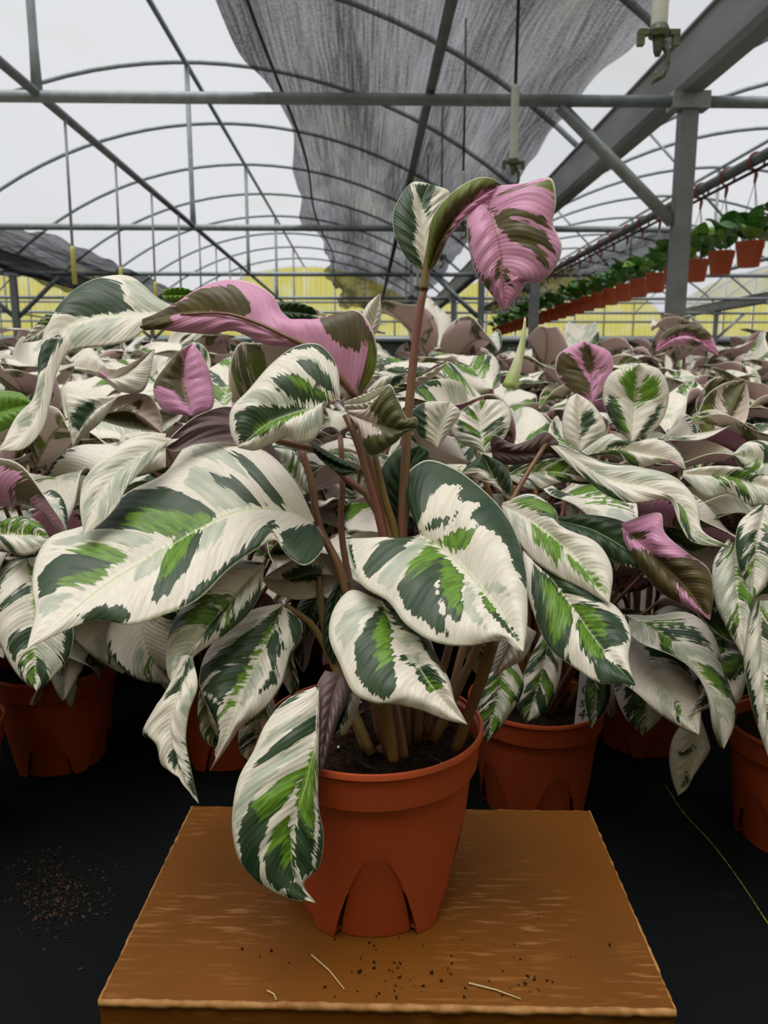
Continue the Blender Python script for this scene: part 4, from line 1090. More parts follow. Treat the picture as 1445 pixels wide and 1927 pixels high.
# stalks, each to its own leaf
ST = [([(803, 517), (788, 595), (772, 740), (762, 880), (757, 1010), (760, 1200), (765, 1400)], [.80, .80, .80, .80], (.0040, .0062), 'petiole_red'),
      ([(672, 750), (690, 850), (720, 950), (740, 1060), (752, 1400)], [.83, .80, .79, .80], (.004, .006), 'petiole'),
      ([(650, 780), (672, 830), (690, 890), (715, 980), (735, 1100), (745, 1400)], [.78, .79, .79, .79], (.0036, .006), 'petiole_red'),
      ([(705, 858), (725, 940), (745, 1010), (760, 1400)], [.79, .80, .81], (.0034, .005), 'petiole_green'),
      ([(560, 830), (585, 900), (600, 990), (640, 1070), (680, 1200), (720, 1400)], [.84, .83, .82, .80], (.0036, .006), 'petiole_red'),
      ([(595, 992), (630, 1050), (655, 1130), (690, 1260), (735, 1425)], [.80, .79, .78, .765], (.0036, .006), 'petiole'),
      ([(640, 820), (645, 900), (642, 1000), (670, 1150), (725, 1400)], [.86, .86, .84, .82], (.003, .005), 'petiole_red'),
      ([(930, 1200), (905, 1280), (880, 1350), (858, 1412)], [.735, .75, .77], (.0062, .0056), 'petiole_green'),
      ([(722, 1320), (733, 1375), (741, 1432)], [.735, .735, .735], (.0062, .0052), 'petiole_green'),
      ([(735, 1300), (752, 1370), (760, 1425)], [.77, .76, .755], (.005, .005), 'petiole'),
      ([(790, 1010), (790, 1150), (788, 1300), (785, 1395)], [.79, .80, .80], (.004, .0055), 'petiole'),
      ([(985, 1040), (930, 1150), (860, 1300), (815, 1395)], [.81, .81, .80], (.0036, .0055), 'petiole_green'),
      ([(600, 845), (560, 838), (520, 828)], [.80, .80, .80], (.004, .0045), 'petiole'),
      ([(520, 828), (600, 850), (650, 900), (690, 930), (730, 1020), (770, 1400)], [.85, .84, .82, .82, .82], (.0036, .006), 'petiole_red'),
      ([(945, 950), (900, 1060), (850, 1200), (800, 1395)], [.85, .84, .83, .81], (.0034, .005), 'petiole'),
      ([(600, 1080), (610, 1180), (650, 1300), (700, 1420)], [.84, .82, .79, .77], (.0034, .0055), 'petiole_green'),
      ([(535, 1138), (590, 1180), (640, 1280), (690, 1415)], [.80, .80, .79, .78], (.0034, .0055), 'petiole_green'),
      ([(1030, 830), (960, 950), (890, 1150), (830, 1385)], [.98, .93, .87, .83], (.003, .005), 'petiole')]
for pts, z, r, m_ in ST: part('petiole', px_tube(pts, z, r, m_), hero)
# sheath where the tall leaf meets its stalk
part('leaf_sheath', px_tube([(797, 545), (800, 518), (803, 490), (806, 460)], [.799, .798, .797, .796], (.0052, .0016), 'petiole_green'), hero)
# a folded stub of old leaf among the stalks
hl('l33', 'folded grey green leaf stub between the stalks', seed=42, z=[.785, .78, .775], tilt=-0.2, mid=[(585, 835), (630, 868), (668, 886)], A=[(580, 828), (632, 858), (672, 880)], B=[(590, 845), (628, 882), (645, 896), (668, 888)], patches=[('D', [(500, 800), (700, 800), (700, 900), (500, 900)])])

# ------------------------------------------------------------------ plants behind
BLADES = []


def blade(seed, ns=26, nt=15):
    """a leaf blade about its base, length 1 along +Y, upper side +Z"""
    rg = random.Random(seed)
    s = np.linspace(0, 1, ns)
    q, t = vein_coord(ns, nt)
    wid = rg.uniform(0.25, 0.33)
    w = wid * np.clip(np.sin(math.pi * s ** 0.72), 0, 1) ** 0.75 * (1 - 0.12 * s)
    w[0] = 0.004; w[-1] = 0.002
    droop = rg.uniform(0.3, 2.0); up0 = rg.uniform(-0.1, 0.5)
    th = up0 - droop * s ** 1.4
    y = np.concatenate([[0], np.cumsum(np.cos((th[1:] + th[:-1]) / 2))]) / (ns - 1)
    z = np.concatenate([[0], np.cumsum(np.sin((th[1:] + th[:-1]) / 2))]) / (ns - 1)
    side = 0.10 * rg.uniform(-1, 1) * s ** 2
    tw = rg.uniform(-0.9, 0.9)
    fold = rg.uniform(0.1, 0.75) * rg.choice([1, 1, -0.6])
    ph = [rg.uniform(0, 6.28) for _ in range(4)]
    X = np.zeros((ns, nt, 3))
    for i in range(ns):
        nrm = np.array([0, -math.sin(th[i]), math.cos(th[i])])
        ctr = np.array([side[i], y[i], z[i]])
        for j in range(nt):
            tt = t[0, j]; a = abs(tt)
            ang = tw * s[i] + (fold * a + 0.28 * a * math.sin(s[i] * 9 + ph[0 if tt < 0 else 1])) * (1 if tt > 0 else -1)
            X[i, j] = ctr + w[i] * tt * (math.cos(ang) * np.array([1, 0, 0])) + w[i] * abs(tt) * math.sin(ang) * (1 if tt > 0 else -1) * nrm + 0.012 * math.sin(q[i, j] * 50) * a * (1 - a) * nrm + 0.022 * math.sin(math.pi * a) * nrm
    fields = random_fields(q, t, rg, size=2.4, dark=rg.choice([.2, .35, .45]), pale=rg.choice([.15, .3]))
    return X, q, t, fields, rg.random()


def far_plant_mesh(leaves, name, stalks):
    """a small distant plant: all its leaves in one mesh"""
    ms_ = []
    for X, q, t, fields, sd, mtx in leaves:
        R = np.array(mtx.to_3x3()); T = np.array(mtx.translation)
        ms_.append(surface_mesh('leaf', X @ R.T + T, q, t, fields, sd, [M['leaf_top'], M['leaf_under_mute']], 0.001))
    for c in stalks: ms_.append(MB().tube(list(curve(c, 4)), 0.005, 4).me('petiole', M['petiole']))
    ms_.append(MB().lathe([(0.0, 0.001), (0.085, 0.001), (0.103, 0.15), (0.112, 0.152), (0.115, 0.192), (0.109, 0.190), (0.106, 0.165), (0.0, 0.168)], 16).me('pot', M['pot']))
    return join_meshes(ms_, name)


UND = ['leaf_under', 'leaf_under_mute', 'leaf_under_pale', 'leaf_under', 'leaf_under_pale', 'leaf_under_mute']
NB = 18
BL = [blade(100 + i) for i in range(NB)]
BLM = [surface_mesh('leaf', *b[:4], b[4], [M['leaf_top'], M[UND[i % 6]]], 0.004) for i, b in enumerate(BL)]
BLF = [blade(100 + i, 12, 9) for i in range(NB)]


def plant_layout(seed, n=34):
    """for every leaf: blade number, matrix, stalk curve, in plant coordinates with the soil at z = 0.168"""
    rg = random.Random(seed); out = []
    for i in range(n):
        low = i < 10
        k = (i - 10) / (n - 11)                           # 0 lowest, 1 tallest
        phi = i * 2.399 + rg.uniform(-0.4, 0.4)
        if low:                                           # skirt of hanging leaves round the pot
            hgt = rg.uniform(0.30, 0.42); rad = rg.uniform(0.13, 0.20); pitch = rg.uniform(-1.0, -0.1)
        else:
            hgt = 0.36 + 0.27 * k + rg.uniform(-0.05, 0.05)
            rad = 0.19 - 0.12 * k + rg.uniform(-0.03, 0.05)
            pitch = -0.45 + 0.75 * k + rg.uniform(-0.35, 0.6)   # low leaves hang, top ones stand
        b = np.array([rad * math.cos(phi), rad * math.sin(phi), hgt])
        L = rg.uniform(0.18, 0.275)
        mtx = Matrix.Translation(b) @ Matrix.Rotation(phi - math.pi / 2 + rg.uniform(-.5, .5), 4, 'Z') @ Matrix.Rotation(pitch, 4, 'X') @ Matrix.Rotation(rg.uniform(-.5, .5), 4, 'Y') @ Matrix.Scale(L, 4)
        r0 = rg.uniform(0.01, 0.045)
        base = np.array([r0 * math.cos(phi), r0 * math.sin(phi), 0.165])
        midp = base * 0.45 + b * 0.55 - np.array([math.cos(phi), math.sin(phi), 0]) * 0.025
        out.append((rg.randrange(NB), mtx, [base, midp, b]))
    return out


LAY = [plant_layout(500 + i) for i in range(5)]
PETM = [[MB().tube(list(curve(c, 7)), [0.0048, 0.0045, 0.0042, 0.004, 0.0038, 0.0034, 0.003], 6).me('petiole', M[random.Random(i * 40 + j).choice(['petiole', 'petiole_red', 'petiole_green'])])
         for j, (_, _, c) in enumerate(lay)] for i, lay in enumerate(LAY)]
FARL = [plant_layout(700 + i, 28) for i in range(5)]
FARM = [far_plant_mesh([(*BLF[b], mt) for b, mt, _ in lay], 'prayer_plant', [c for _, _, c in lay]) for lay in FARL]

GRP = 'rows of variegated prayer plants'


def near_plant(x, y, k, rz, label, sc=1.0, skip=None):
    r_ = tag(empty('potted_plant', (x, y, 0)), label, 'plant', GRP)
    r_.rotation_euler = (0, 0, 0)
    po_ = obj('pot', POT_ME, r_, (0, 0, 0.001)); po_.rotation_euler = (0, 0, rz)
    obj('soil', SOIL_ME, po_)
    R = Matrix.Rotation(rz, 4, 'Z')
    for j, (b, mt, c) in enumerate(LAY[k % 5]):
        m_ = R @ Matrix.Translation((0, 0, 0.168)) @ Matrix.Scale(sc, 4) @ Matrix.Translation((0, 0, -0.168)) @ mt
        if skip and skip(np.array(m_.translation) + np.array([x, y, 0]), m_): continue
        lo = obj('leaf', BLM[b], r_); lo.matrix_basis = m_
        po = obj('petiole', PETM[k % 5][j], lo); po.matrix_basis = m_.inverted() @ R @ Matrix.Translation((0, 0, 0.168)) @ Matrix.Scale(sc, 4) @ Matrix.Translation((0, 0, -0.168))
    return r_


def off_hero(w, m_):
    """keep the neighbours' leaves out of the large plant's own room"""
    tip = w + np.array(m_.to_3x3() @ Vector((0, 0.8, 0)))
    d_ = tip - CAM; z_ = d_.dot(FWD)
    if z_ > 0.1 and H / 2 - d_.dot(UPV) / z_ * F > (1300 if w[0] < -0.2 else 1390): return True
    return any(((p[0] - PC[0]) ** 2 + (p[1] - PC[1]) ** 2 < 0.30 ** 2) or (p[1] < 0.85 and abs(p[0]) < 0.55) for p in (w, tip))


def gp(u, d):
    """floor point below pixel column u at distance d ahead"""
    x = (u - W / 2) / F * (d * cp + CAM_H * sp_)
    return (x * cy + d * sy, -x * sy + d * cy)


NEAR = [(-118, 1.12, 'nearest plant cut off at the left edge of the picture, its red pot a sliver'),
        (1492, 1.12, 'nearest plant at the right edge, red pot standing forward on the black cloth'),
        (118, 1.38, 'plant in the dark red pot left of the box, under the broad leaf'),
        (430, 1.40, 'plant right behind the left corner of the box, little of its pot showing'),
        (1002, 1.22, 'plant with the white written tag, its pot directly behind the box'),
        (1205, 1.45, 'plant in a shaded pot between the tagged plant and the nearest right one')]
roots = {}
for i, (u, d, lb) in enumerate(NEAR):
    x, y = gp(u, d)
    roots[i] = near_plant(x, y, i, i * 1.3, lb, 0.9 if i < 2 else 1.0, off_hero)
# rows further back
taken = [gp(u, d) for u, d, _ in NEAR]
rgp = random.Random(77)
rows = []
y = 1.78
ri = 0
while y < 9.5:
    half = 0.56 * y + 0.45
    step = 0.36 if y < 3.2 else 0.46
    x = -half + (0.18 if ri % 2 else 0.0)
    while x < half:
        rows.append((x + rgp.uniform(-.04, .04), y + rgp.uniform(-.04, .04), ri)); x += step
    y += 0.37 if y < 3.2 else 0.55
    ri += 1
ORD = ['second', 'third', 'fourth', 'fifth', 'sixth', 'seventh', 'eighth', 'ninth', 'tenth', 'eleventh', 'twelfth', 'thirteenth']
cnt = {}
far_n = 0
for x, y, r_i in rows:
    if r_i < 3:
        c_ = cnt.setdefault(r_i, 0); cnt[r_i] += 1
        num = ['leftmost'] + ORD
        lb = '%s plant%s in the %s row behind the box, cream and green leaves' % (num[c_], '' if c_ == 0 else ' from the left', ['second', 'third', 'fourth'][r_i])
        near_plant(x, y, rgp.randrange(5), rgp.uniform(0, 6.28), lb, rgp.uniform(0.94, 1.12))
    else:
        o = tag(obj('prayer_plant', FARM[rgp.randrange(5)], None, (x, y, 0.0)), 'distant prayer plant in the back rows, %s' % ('at the left, beneath the long pink leaf' if x < -0.12 * y else 'right of the tall stem, below the hanging pots' if x > 0.1 * y else 'in the middle behind the tall stem'), 'plant', 'distant prayer plants')
        o.rotation_euler = (0, 0, rgp.uniform(0, 6.28)); s_ = rgp.uniform(1.02, 1.28); o.scale = (s_, s_, s_)
        far_n += 1

# unseen plants added beside and behind the camera to block low fill light
for x, y in [(sx * (1.12 + 0.37 * i), 0.15 + 0.4 * j) for sx in (-1, 1) for i in range(3) for j in range(3)] + [(-1.9 + 0.4 * i, -0.85 - 0.42 * j) for i in range(11) for j in range(4)]:
    o = tag(obj('prayer_plant', FARM[rgp.randrange(5)], None, (x + rgp.uniform(-.04, .04), y + rgp.uniform(-.04, .04), 0.0)), 'added prayer plant out of view around the viewer, blocking low fill light', 'plant', 'added light blocking plants')
    o.rotation_euler = (0, 0, rgp.uniform(0, 6.28))

# leaves of the neighbours that stand out in the photograph
def nl(root, label, **k):
    k.setdefault('ns', 44); k.setdefault('nt', 21)
    part('leaf', hand_leaf(**k), root, label)


LFT, RGT_, LB, MB_, RT, RB = (roots[i] for i in (0, 1, 2, 3, 4, 5))
nl(LFT, 'pale striped leaf entering from the left edge', seed=61, z=[.95, .94, .93], tilt=0.8, mid=[(-45, 1005), (20, 1006), (92, 1010)], A=[(-45, 1000), (0, 984), (42, 970), (76, 984), (92, 1008)], B=[(-45, 1010), (0, 1032), (46, 1046), (80, 1032), (92, 1012)], dark=.5, pale=.3)
nl(LFT, 'big drooping striped leaf at the left edge', seed=62, z=[.95, .92, .90, .88], tilt=0.3, mid=[(50, 1052), (62, 1130), (66, 1220), (68, 1300)], A=[(60, 1048), (112, 1090), (138, 1180), (130, 1236), (96, 1280), (68, 1300)], B=[(40, 1055), (0, 1090), (-18, 1160), (4, 1222), (34, 1272), (68, 1300)], dark=.5, pale=.3)
nl(LFT, 'bright green leaf at the left edge', seed=63, z=[1.1, 1.1], tilt=0.5, mid=[(-40, 790), (10, 775), (62, 760)], A=[(-40, 740), (0, 735), (40, 740), (62, 758)], B=[(-40, 830), (10, 810), (50, 790), (62, 762)], patches=[('D', [(-100, 780), (80, 760), (80, 850), (-100, 850)]), ('B', [(-100, 700), (80, 700), (80, 850), (-100, 850)])])
nl(RGT_, 'cream leaf with dark green top at the lower right', seed=64, z=[1.0, .98, .95], tilt=0.5, mid=[(1404, 1236), (1375, 1282), (1340, 1316), (1292, 1350)], B=[(1402, 1234), (1370, 1225), (1340, 1246), (1326, 1290), (1292, 1350)], A=[(1406, 1240), (1402, 1290), (1386, 1325), (1340, 1332), (1292, 1350)], patches=[('D', [(1335, 1270), (1350, 1240), (1400, 1225), (1410, 1260), (1380, 1280), (1350, 1285)]), ('D', [(1300, 1340), (1325, 1305), (1350, 1300), (1330, 1325)]), ('B', [(1340, 1265), (1380, 1240), (1395, 1255), (1360, 1275)])])
nl(RB, 'white leaf hanging low in the shade near the right pot', seed=65, z=[1.22, 1.21, 1.2], tilt=0.1, mid=[(1310, 1342), (1302, 1420), (1276, 1497)], B=[(1304, 1342), (1270, 1380), (1259, 1425), (1265, 1468), (1276, 1497)], A=[(1316, 1342), (1332, 1388), (1336, 1412), (1306, 1460), (1292, 1486), (1276, 1497)], patches=[('D', [(1270, 1415), (1300, 1402), (1308, 1405), (1295, 1420), (1275, 1424)]), ('D', [(1284, 1480), (1290, 1445), (1296, 1470)])])
nl(RGT_, 'green centred leaf at the right edge', seed=66, z=[.98, .95, .92], tilt=0.4, mid=[(1380, 1010), (1385, 1090), (1398, 1235)], B=[(1372, 1010), (1342, 1060), (1345, 1130), (1372, 1190), (1398, 1235)], A=[(1390, 1010), (1418, 1060), (1420, 1120), (1405, 1190), (1398, 1235)], dark=.5)
nl(RGT_, 'long white leaf with dark edge hanging at the right edge', seed=67, z=[.95, .92, .90], tilt=0.2, mid=[(1430, 1130), (1435, 1250), (1450, 1440)], B=[(1422, 1130), (1400, 1200), (1402, 1270), (1420, 1350), (1450, 1440)], A=[(1445, 1130), (1480, 1200), (1490, 1300), (1450, 1440)], dark=.4)
nl(RGT_, 'rounded dark green leaf with cream margin at the right edge', seed=68, z=[.99, .96, .94], tilt=0.4, mid=[(1440, 950), (1425, 1010), (1415, 1130)], B=[(1430, 950), (1390, 985), (1386, 1050), (1415, 1130)], A=[(1455, 955), (1475, 1010), (1460, 1080), (1415, 1130)], dark=.55)
nl(RGT_, 'pale rounded leaf at the right edge above the green ones', seed=69, z=[1.05, 1.02], tilt=0.7, mid=[(1480, 880), (1430, 870), (1378, 855)], B=[(1480, 850), (1440, 830), (1405, 832), (1378, 855)], A=[(1480, 920), (1445, 925), (1410, 905), (1378, 855)], dark=.2, pale=.5)
nl(RT, 'upright leaf with a bold green feather pattern at the right', seed=70, z=[1.15, 1.17, 1.16], tilt=-0.1, bul=0.012, mid=[(1188, 832), (1192, 760), (1202, 684)], B=[(1190, 832), (1240, 800), (1259, 742), (1242, 697), (1202, 684)], A=[(1186, 832), (1150, 792), (1134, 745), (1150, 702), (1202, 684)],
   patches=[('B', [(1162, 722), (1170, 700), (1198, 688), (1196, 765), (1178, 745)]), ('D', [(1164, 722), (1176, 722), (1194, 762), (1180, 748)]), ('B', [(1198, 768), (1200, 735), (1215, 706), (1237, 712), (1236, 742)]), ('D', [(1136, 770), (1148, 742), (1172, 792), (1186, 826), (1158, 806)]), ('B', [(1150, 760), (1170, 795), (1184, 822), (1165, 800)]), ('D', [(1196, 826), (1215, 790), (1248, 752), (1232, 794), (1210, 820)])])
nl(RT, 'upright pink backed leaf with dark feathering at the right', seed=71, z=[1.26, 1.28, 1.27], tilt=0.0, bul=-0.012, mid=[(1112, 758), (1112, 700), (1098, 642)], B=[(1110, 756), (1075, 736), (1047, 705), (1048, 672), (1068, 655), (1098, 642)], A=[(1114, 760), (1140, 722), (1153, 690), (1145, 662), (1098, 642)],
   patches=[('D', [(1040, 690), (1052, 665), (1070, 665), (1108, 722), (1112, 750), (1072, 740)]), ('D', [(1088, 655), (1108, 648), (1118, 690), (1110, 712), (1096, 690)]), ('D', [(1114, 720), (1135, 690), (1140, 695), (1122, 715)]), ('D', [(1114, 738), (1132, 715), (1130, 722)])])
nl(RT, 'plain cream leaf with a small green centre at the right', seed=72, z=[1.14, 1.16], tilt=0.0, mid=[(1092, 848), (1090, 800), (1085, 740)], B=[(1096, 848), (1135, 825), (1140, 800), (1115, 760), (1085, 740)], A=[(1088, 848), (1062, 825), (1058, 790), (1070, 750), (1085, 740)], patches=[('D', [(1090, 832), (1092, 785), (1112, 770), (1118, 795), (1100, 815)]), ('P', [(1095, 845), (1120, 815), (1140, 810), (1125, 835)])])
nl(RB, 'arched olive and pink backed leaf at the top right', seed=73, z=[1.35, 1.33, 1.32], tilt=0.2, bul=-0.01, mid=[(1235, 658), (1290, 632), (1352, 668)], B=[(1235, 654), (1250, 626), (1290, 611), (1332, 624), (1352, 666)], A=[(1235, 662), (1270, 650), (1312, 654), (1352, 670)], patches=[('D', [(1235, 645), (1255, 615), (1300, 605), (1345, 630), (1330, 645), (1290, 628)]), ('D', [(1290, 640), (1320, 650), (1300, 655)])])
nl(RB, 'long pale leaf lying across below the feathered leaf', seed=74, z=[1.08, 1.06, 1.05], tilt=0.5, mid=[(1080, 862), (1180, 848), (1290, 882)], A=[(1090, 852), (1148, 816), (1182, 832), (1240, 824), (1278, 848), (1290, 880)], B=[(1080, 868), (1150, 856), (1200, 880), (1250, 870), (1290, 884)], dark=.2, pale=.45)
nl(RGT_, 'wide white and green leaf lying at the right edge', seed=75, z=[1.04, 1.02, 1.0], tilt=0.5, mid=[(1285, 892), (1370, 898), (1470, 925)], A=[(1285, 885), (1340, 877), (1400, 880), (1470, 905)], B=[(1285, 898), (1330, 936), (1372, 930), (1410, 950), (1470, 948)], dark=.35, pale=.3)
nl(RB, 'olive green backed leaf standing at the right', seed=76, z=[1.18, 1.2], tilt=0.0, under='leaf_under_pale', mid=[(1352, 835), (1372, 780), (1404, 716)], B=[(1340, 835), (1312, 800), (1325, 750), (1360, 722), (1404, 714)], A=[(1362, 835), (1400, 800), (1410, 760), (1404, 716)], patches=[('D', [(1300, 700), (1352, 740), (1345, 850), (1300, 850)]), ('D', [(1362, 730), (1404, 710), (1400, 750), (1372, 800)]), ('B', [(1310, 760), (1340, 760), (1340, 830)])])
nl(MB_, 'upright leaf half purple brown and half bright pink at the left', seed=77, z=[1.13, 1.15, 1.15], tilt=0.0, bul=-0.012, mid=[(360, 782), (344, 714), (350, 666), (363, 646)], B=[(356, 782), (308, 772), (289, 728), (320, 680), (345, 655), (363, 646)], A=[(364, 782), (400, 766), (397, 710), (382, 672), (363, 646)], patches=[('D', [(280, 725), (318, 672), (346, 650), (346, 715), (358, 775), (332, 742)])])
nl(LB, 'white leaf with pointed tip at the left', seed=78, z=[1.05, 1.05, 1.04], tilt=0.5, mid=[(140, 690), (215, 712), (292, 657)], A=[(140, 680), (168, 654), (206, 690), (242, 690), (292, 656)], B=[(140, 695), (190, 712), (226, 737), (270, 735), (292, 659)], patches=[('W', [(0, 0), (1, 0), (1, 1)])])
nl(LB, 'white edged green leaf tip at the left', seed=79, z=[1.02, 1.0], tilt=0.4, mid=[(218, 750), (172, 780), (137, 842)], B=[(218, 746), (160, 746), (124, 742), (128, 790), (137, 842)], A=[(218, 752), (192, 792), (165, 816), (137, 842)], patches=[('D', [(135, 800), (150, 770), (180, 760), (178, 785), (150, 815)]), ('P', [(130, 780), (160, 758), (195, 755), (160, 815)])])
nl(LB, 'olive and rose backed leaf at the left', seed=80, z=[1.04, 1.05], tilt=-0.1, under='leaf_under_pale', mid=[(192, 780), (245, 775), (306, 816)], B=[(192, 772), (225, 745), (280, 744), (302, 780), (306, 816)], A=[(190, 792), (240, 806), (280, 812), (306, 818)], patches=[('D', [(180, 775), (240, 765), (290, 815), (180, 815)]), ('D', [(245, 760), (265, 748), (260, 775)])])
nl(MB_, 'plain beige leaf behind the broad left leaf', seed=81, z=[1.0, 1.0], tilt=0.3, mid=[(312, 850), (265, 850), (222, 872)], B=[(312, 816), (260, 812), (228, 822), (222, 870)], A=[(312, 880), (270, 895), (240, 898), (222, 874)], patches=[('D', [(240, 832), (270, 820), (305, 825), (270, 840)])])
nl(RT, 'green leaf hanging just right of the large pot', seed=82, z=[1.06, 1.05, 1.04], tilt=0.2, mid=[(955, 1225), (936, 1310), (916, 1398)], B=[(945, 1228), (906, 1290), (898, 1350), (916, 1398)], A=[(965, 1228), (986, 1290), (956, 1350), (916, 1398)], dark=.7)
nl(RT, 'green and beige leaf hanging over the pot behind the box', seed=83, z=[1.10, 1.09, 1.08], tilt=0.2, mid=[(1035, 1185), (1016, 1280), (990, 1360)], B=[(1020, 1190), (985, 1270), (974, 1330), (990, 1360)], A=[(1056, 1195), (1056, 1270), (1026, 1340), (990, 1360)], dark=.5)
nl(RT, 'small dark green leaf hanging over the written tag', seed=84, z=[1.14, 1.13], tilt=0.2, mid=[(1124, 1240), (1120, 1310), (1112, 1372)], B=[(1110, 1245), (1100, 1310), (1112, 1372)], A=[(1145, 1245), (1146, 1320), (1112, 1372)], patches=[('D', [(1080, 1230), (1118, 1230), (1112, 1390), (1080, 1390)]), ('D', [(1126, 1230), (1170, 1230), (1150, 1350), (1118, 1360)]), ('B', [(1105, 1290), (1118, 1290), (1112, 1350)])])
nl(RB, 'dark green leaf with cream veins hanging below the right leaf', seed=85, z=[1.14, 1.12, 1.11], tilt=0.2, mid=[(1196, 1205), (1215, 1300), (1210, 1385)], B=[(1182, 1210), (1155, 1285), (1176, 1350), (1210, 1385)], A=[(1228, 1210), (1253, 1280), (1246, 1345), (1210, 1385)], dark=.65)
nl(RB, 'beige grey leaf hanging in the shade at the right', seed=86, z=[1.16, 1.15], tilt=0.2, mid=[(1280, 1165), (1288, 1230), (1300, 1312)], B=[(1270, 1165), (1258, 1220), (1270, 1280), (1300, 1312)], A=[(1295, 1165), (1310, 1220), (1305, 1270), (1300, 1312)], dark=.05, pale=.7)
# young rolled leaf spear
part('leaf_spear', px_tube([(958, 730), (972, 690), (984, 640), (988, 598)], [1.1, 1.1, 1.1, 1.1], (.011, .0012), 'spear'), RT, 'young rolled green leaf spear')

# written tag in the pot behind the box
TZ = 1.215
tagc = P(1098, 1308, TZ)
tg = tag(empty('plant_tag', P(1098, 1372, TZ)), 'white plant tag with handwriting stuck in the pot behind the box', 'tag')
face = np.array([0, 0, 0])
pts = [P(1092, 1258, TZ), P(1124, 1258, TZ), P(1112, 1372, TZ), P(1080, 1372, TZ)]
back = FWD * 0.0012
vv = [p_ for p_ in pts] + [p_ + back for p_ in pts]
tme = mesh('card', vv, [(3, 2, 1, 0), (4, 5, 6, 7), (0, 1, 5, 4), (1, 2, 6, 5), (2, 3, 7, 6), (3, 0, 4, 7)], M['tag'], False)
part('card', tme, tg)
for txt, (u, v_) in (('Cu', (1092, 1306)), ('sh', (1089, 1330)), ('44', (1086, 1353))):
    cu = bpy.data.curves.new('writing', 'FONT'); cu.body = txt; cu.size = 0.023; cu.shear = 0.25
    to = bpy.data.objects.new('writing', cu); COL.objects.link(to)
    me_ = to.to_mesh().copy() if False else bpy.data.meshes.new_from_object(to)
    bpy.data.objects.remove(to)
    me_.materials.clear(); me_.materials.append(M['ink'])
    o = obj('writing', me_, tg)
    loc = P(u, v_, TZ - 0.0012) - np.array(tg.location)
    o.matrix_basis = Matrix.Translation(loc) @ cam.rotation_euler.to_matrix().to_4x4()

# ------------------------------------------------------------------ hanging pots on the right
RAILX, RAILZ = 3.0, CAM_H + 1.60
rail = tag(empty('hanging_rail', (RAILX, 3.5, RAILZ)), 'grey pipe carrying the row of hanging red pots at the right', 'pipe')
obj('pipe', MB().tube([(0, 0, 0), (0, 17, 0)], 0.042, 10).me('pipe', M['galv_dark']), rail)
obj('cable', MB().tube([(0.0, 0, -0.075), (0.0, 8, -0.085), (0, 17, -0.075)], 0.014, 6).me('cable', M['black']), rail)
hp = MB().lathe([(0.0, 0.0), (0.076, 0.0), (0.080, 0.01), (0.098, 0.135), (0.103, 0.137), (0.107, 0.182), (0.110, 0.185), (0.108, 0.188), (0.101, 0.186), (0.094, 0.14), (0.0, 0.165)], 28).me('pot', M['pot'])
hook = MB().tube([(-0.004, 0, 0.70)] + [(0.062 * math.cos(a), 0.0, 0.78 + 0.062 * math.sin(a)) for a in np.linspace(-0.5 * math.pi - .9, -0.5 * math.pi - 5.2, 14)], 0.009, 6)
hook.tube([(0, 0, 0.725), (0.004, 0, 0.68), (-0.004, 0, 0.62)], [0.012, 0.016, 0.010], 6)
hook = hook.me('hook', M['red_plastic'])
wires = []
for k in range(3):
    a = 2.1 * k + 0.4
    wires.append(MB().tube([(0.104 * math.cos(a), 0.104 * math.sin(a), 0.18), (0.055 * math.cos(a), 0.055 * math.sin(a), 0.40), (0, 0, 0.63)], 0.0035, 5).me('wire', M['wire']))


def green_blade(seed):
    rg = random.Random(seed); ns, nt = 12, 7
    v, f = [], []
    droop = rg.uniform(0.4, 1.5); w = rg.uniform(0.30, 0.42); th = 0.4; y = z = 0
    for i in range(ns):
        s = i / (ns - 1)
        ww = w * max(0.01, math.sin(math.pi * min(1, s ** 0.8 * 0.99 + 0.005))) ** 0.8
        for j in range(nt):
            t = -1 + 2 * j / (nt - 1)
            v.append((ww * t, y, z + 0.25 * abs(t) * ww + 0.03 * math.sin(s * 9 + t)))
        th = 0.5 - droop * s; y += math.cos(th) / ns; z += math.sin(th) / ns
    for i in range(ns - 1):
        for j in range(nt - 1): f.append((i * nt + j, i * nt + j + 1, (i + 1) * nt + j + 1, (i + 1) * nt + j))
    n0 = len(v)
    v += [(a, b, c - 0.01) for a, b, c in v]
    f += [tuple(reversed([i + n0 for i in q])) for q in f]
    return mesh('leaf', v, f, M['hang_leaf2' if seed % 4 == 0 else 'hang_leaf'])


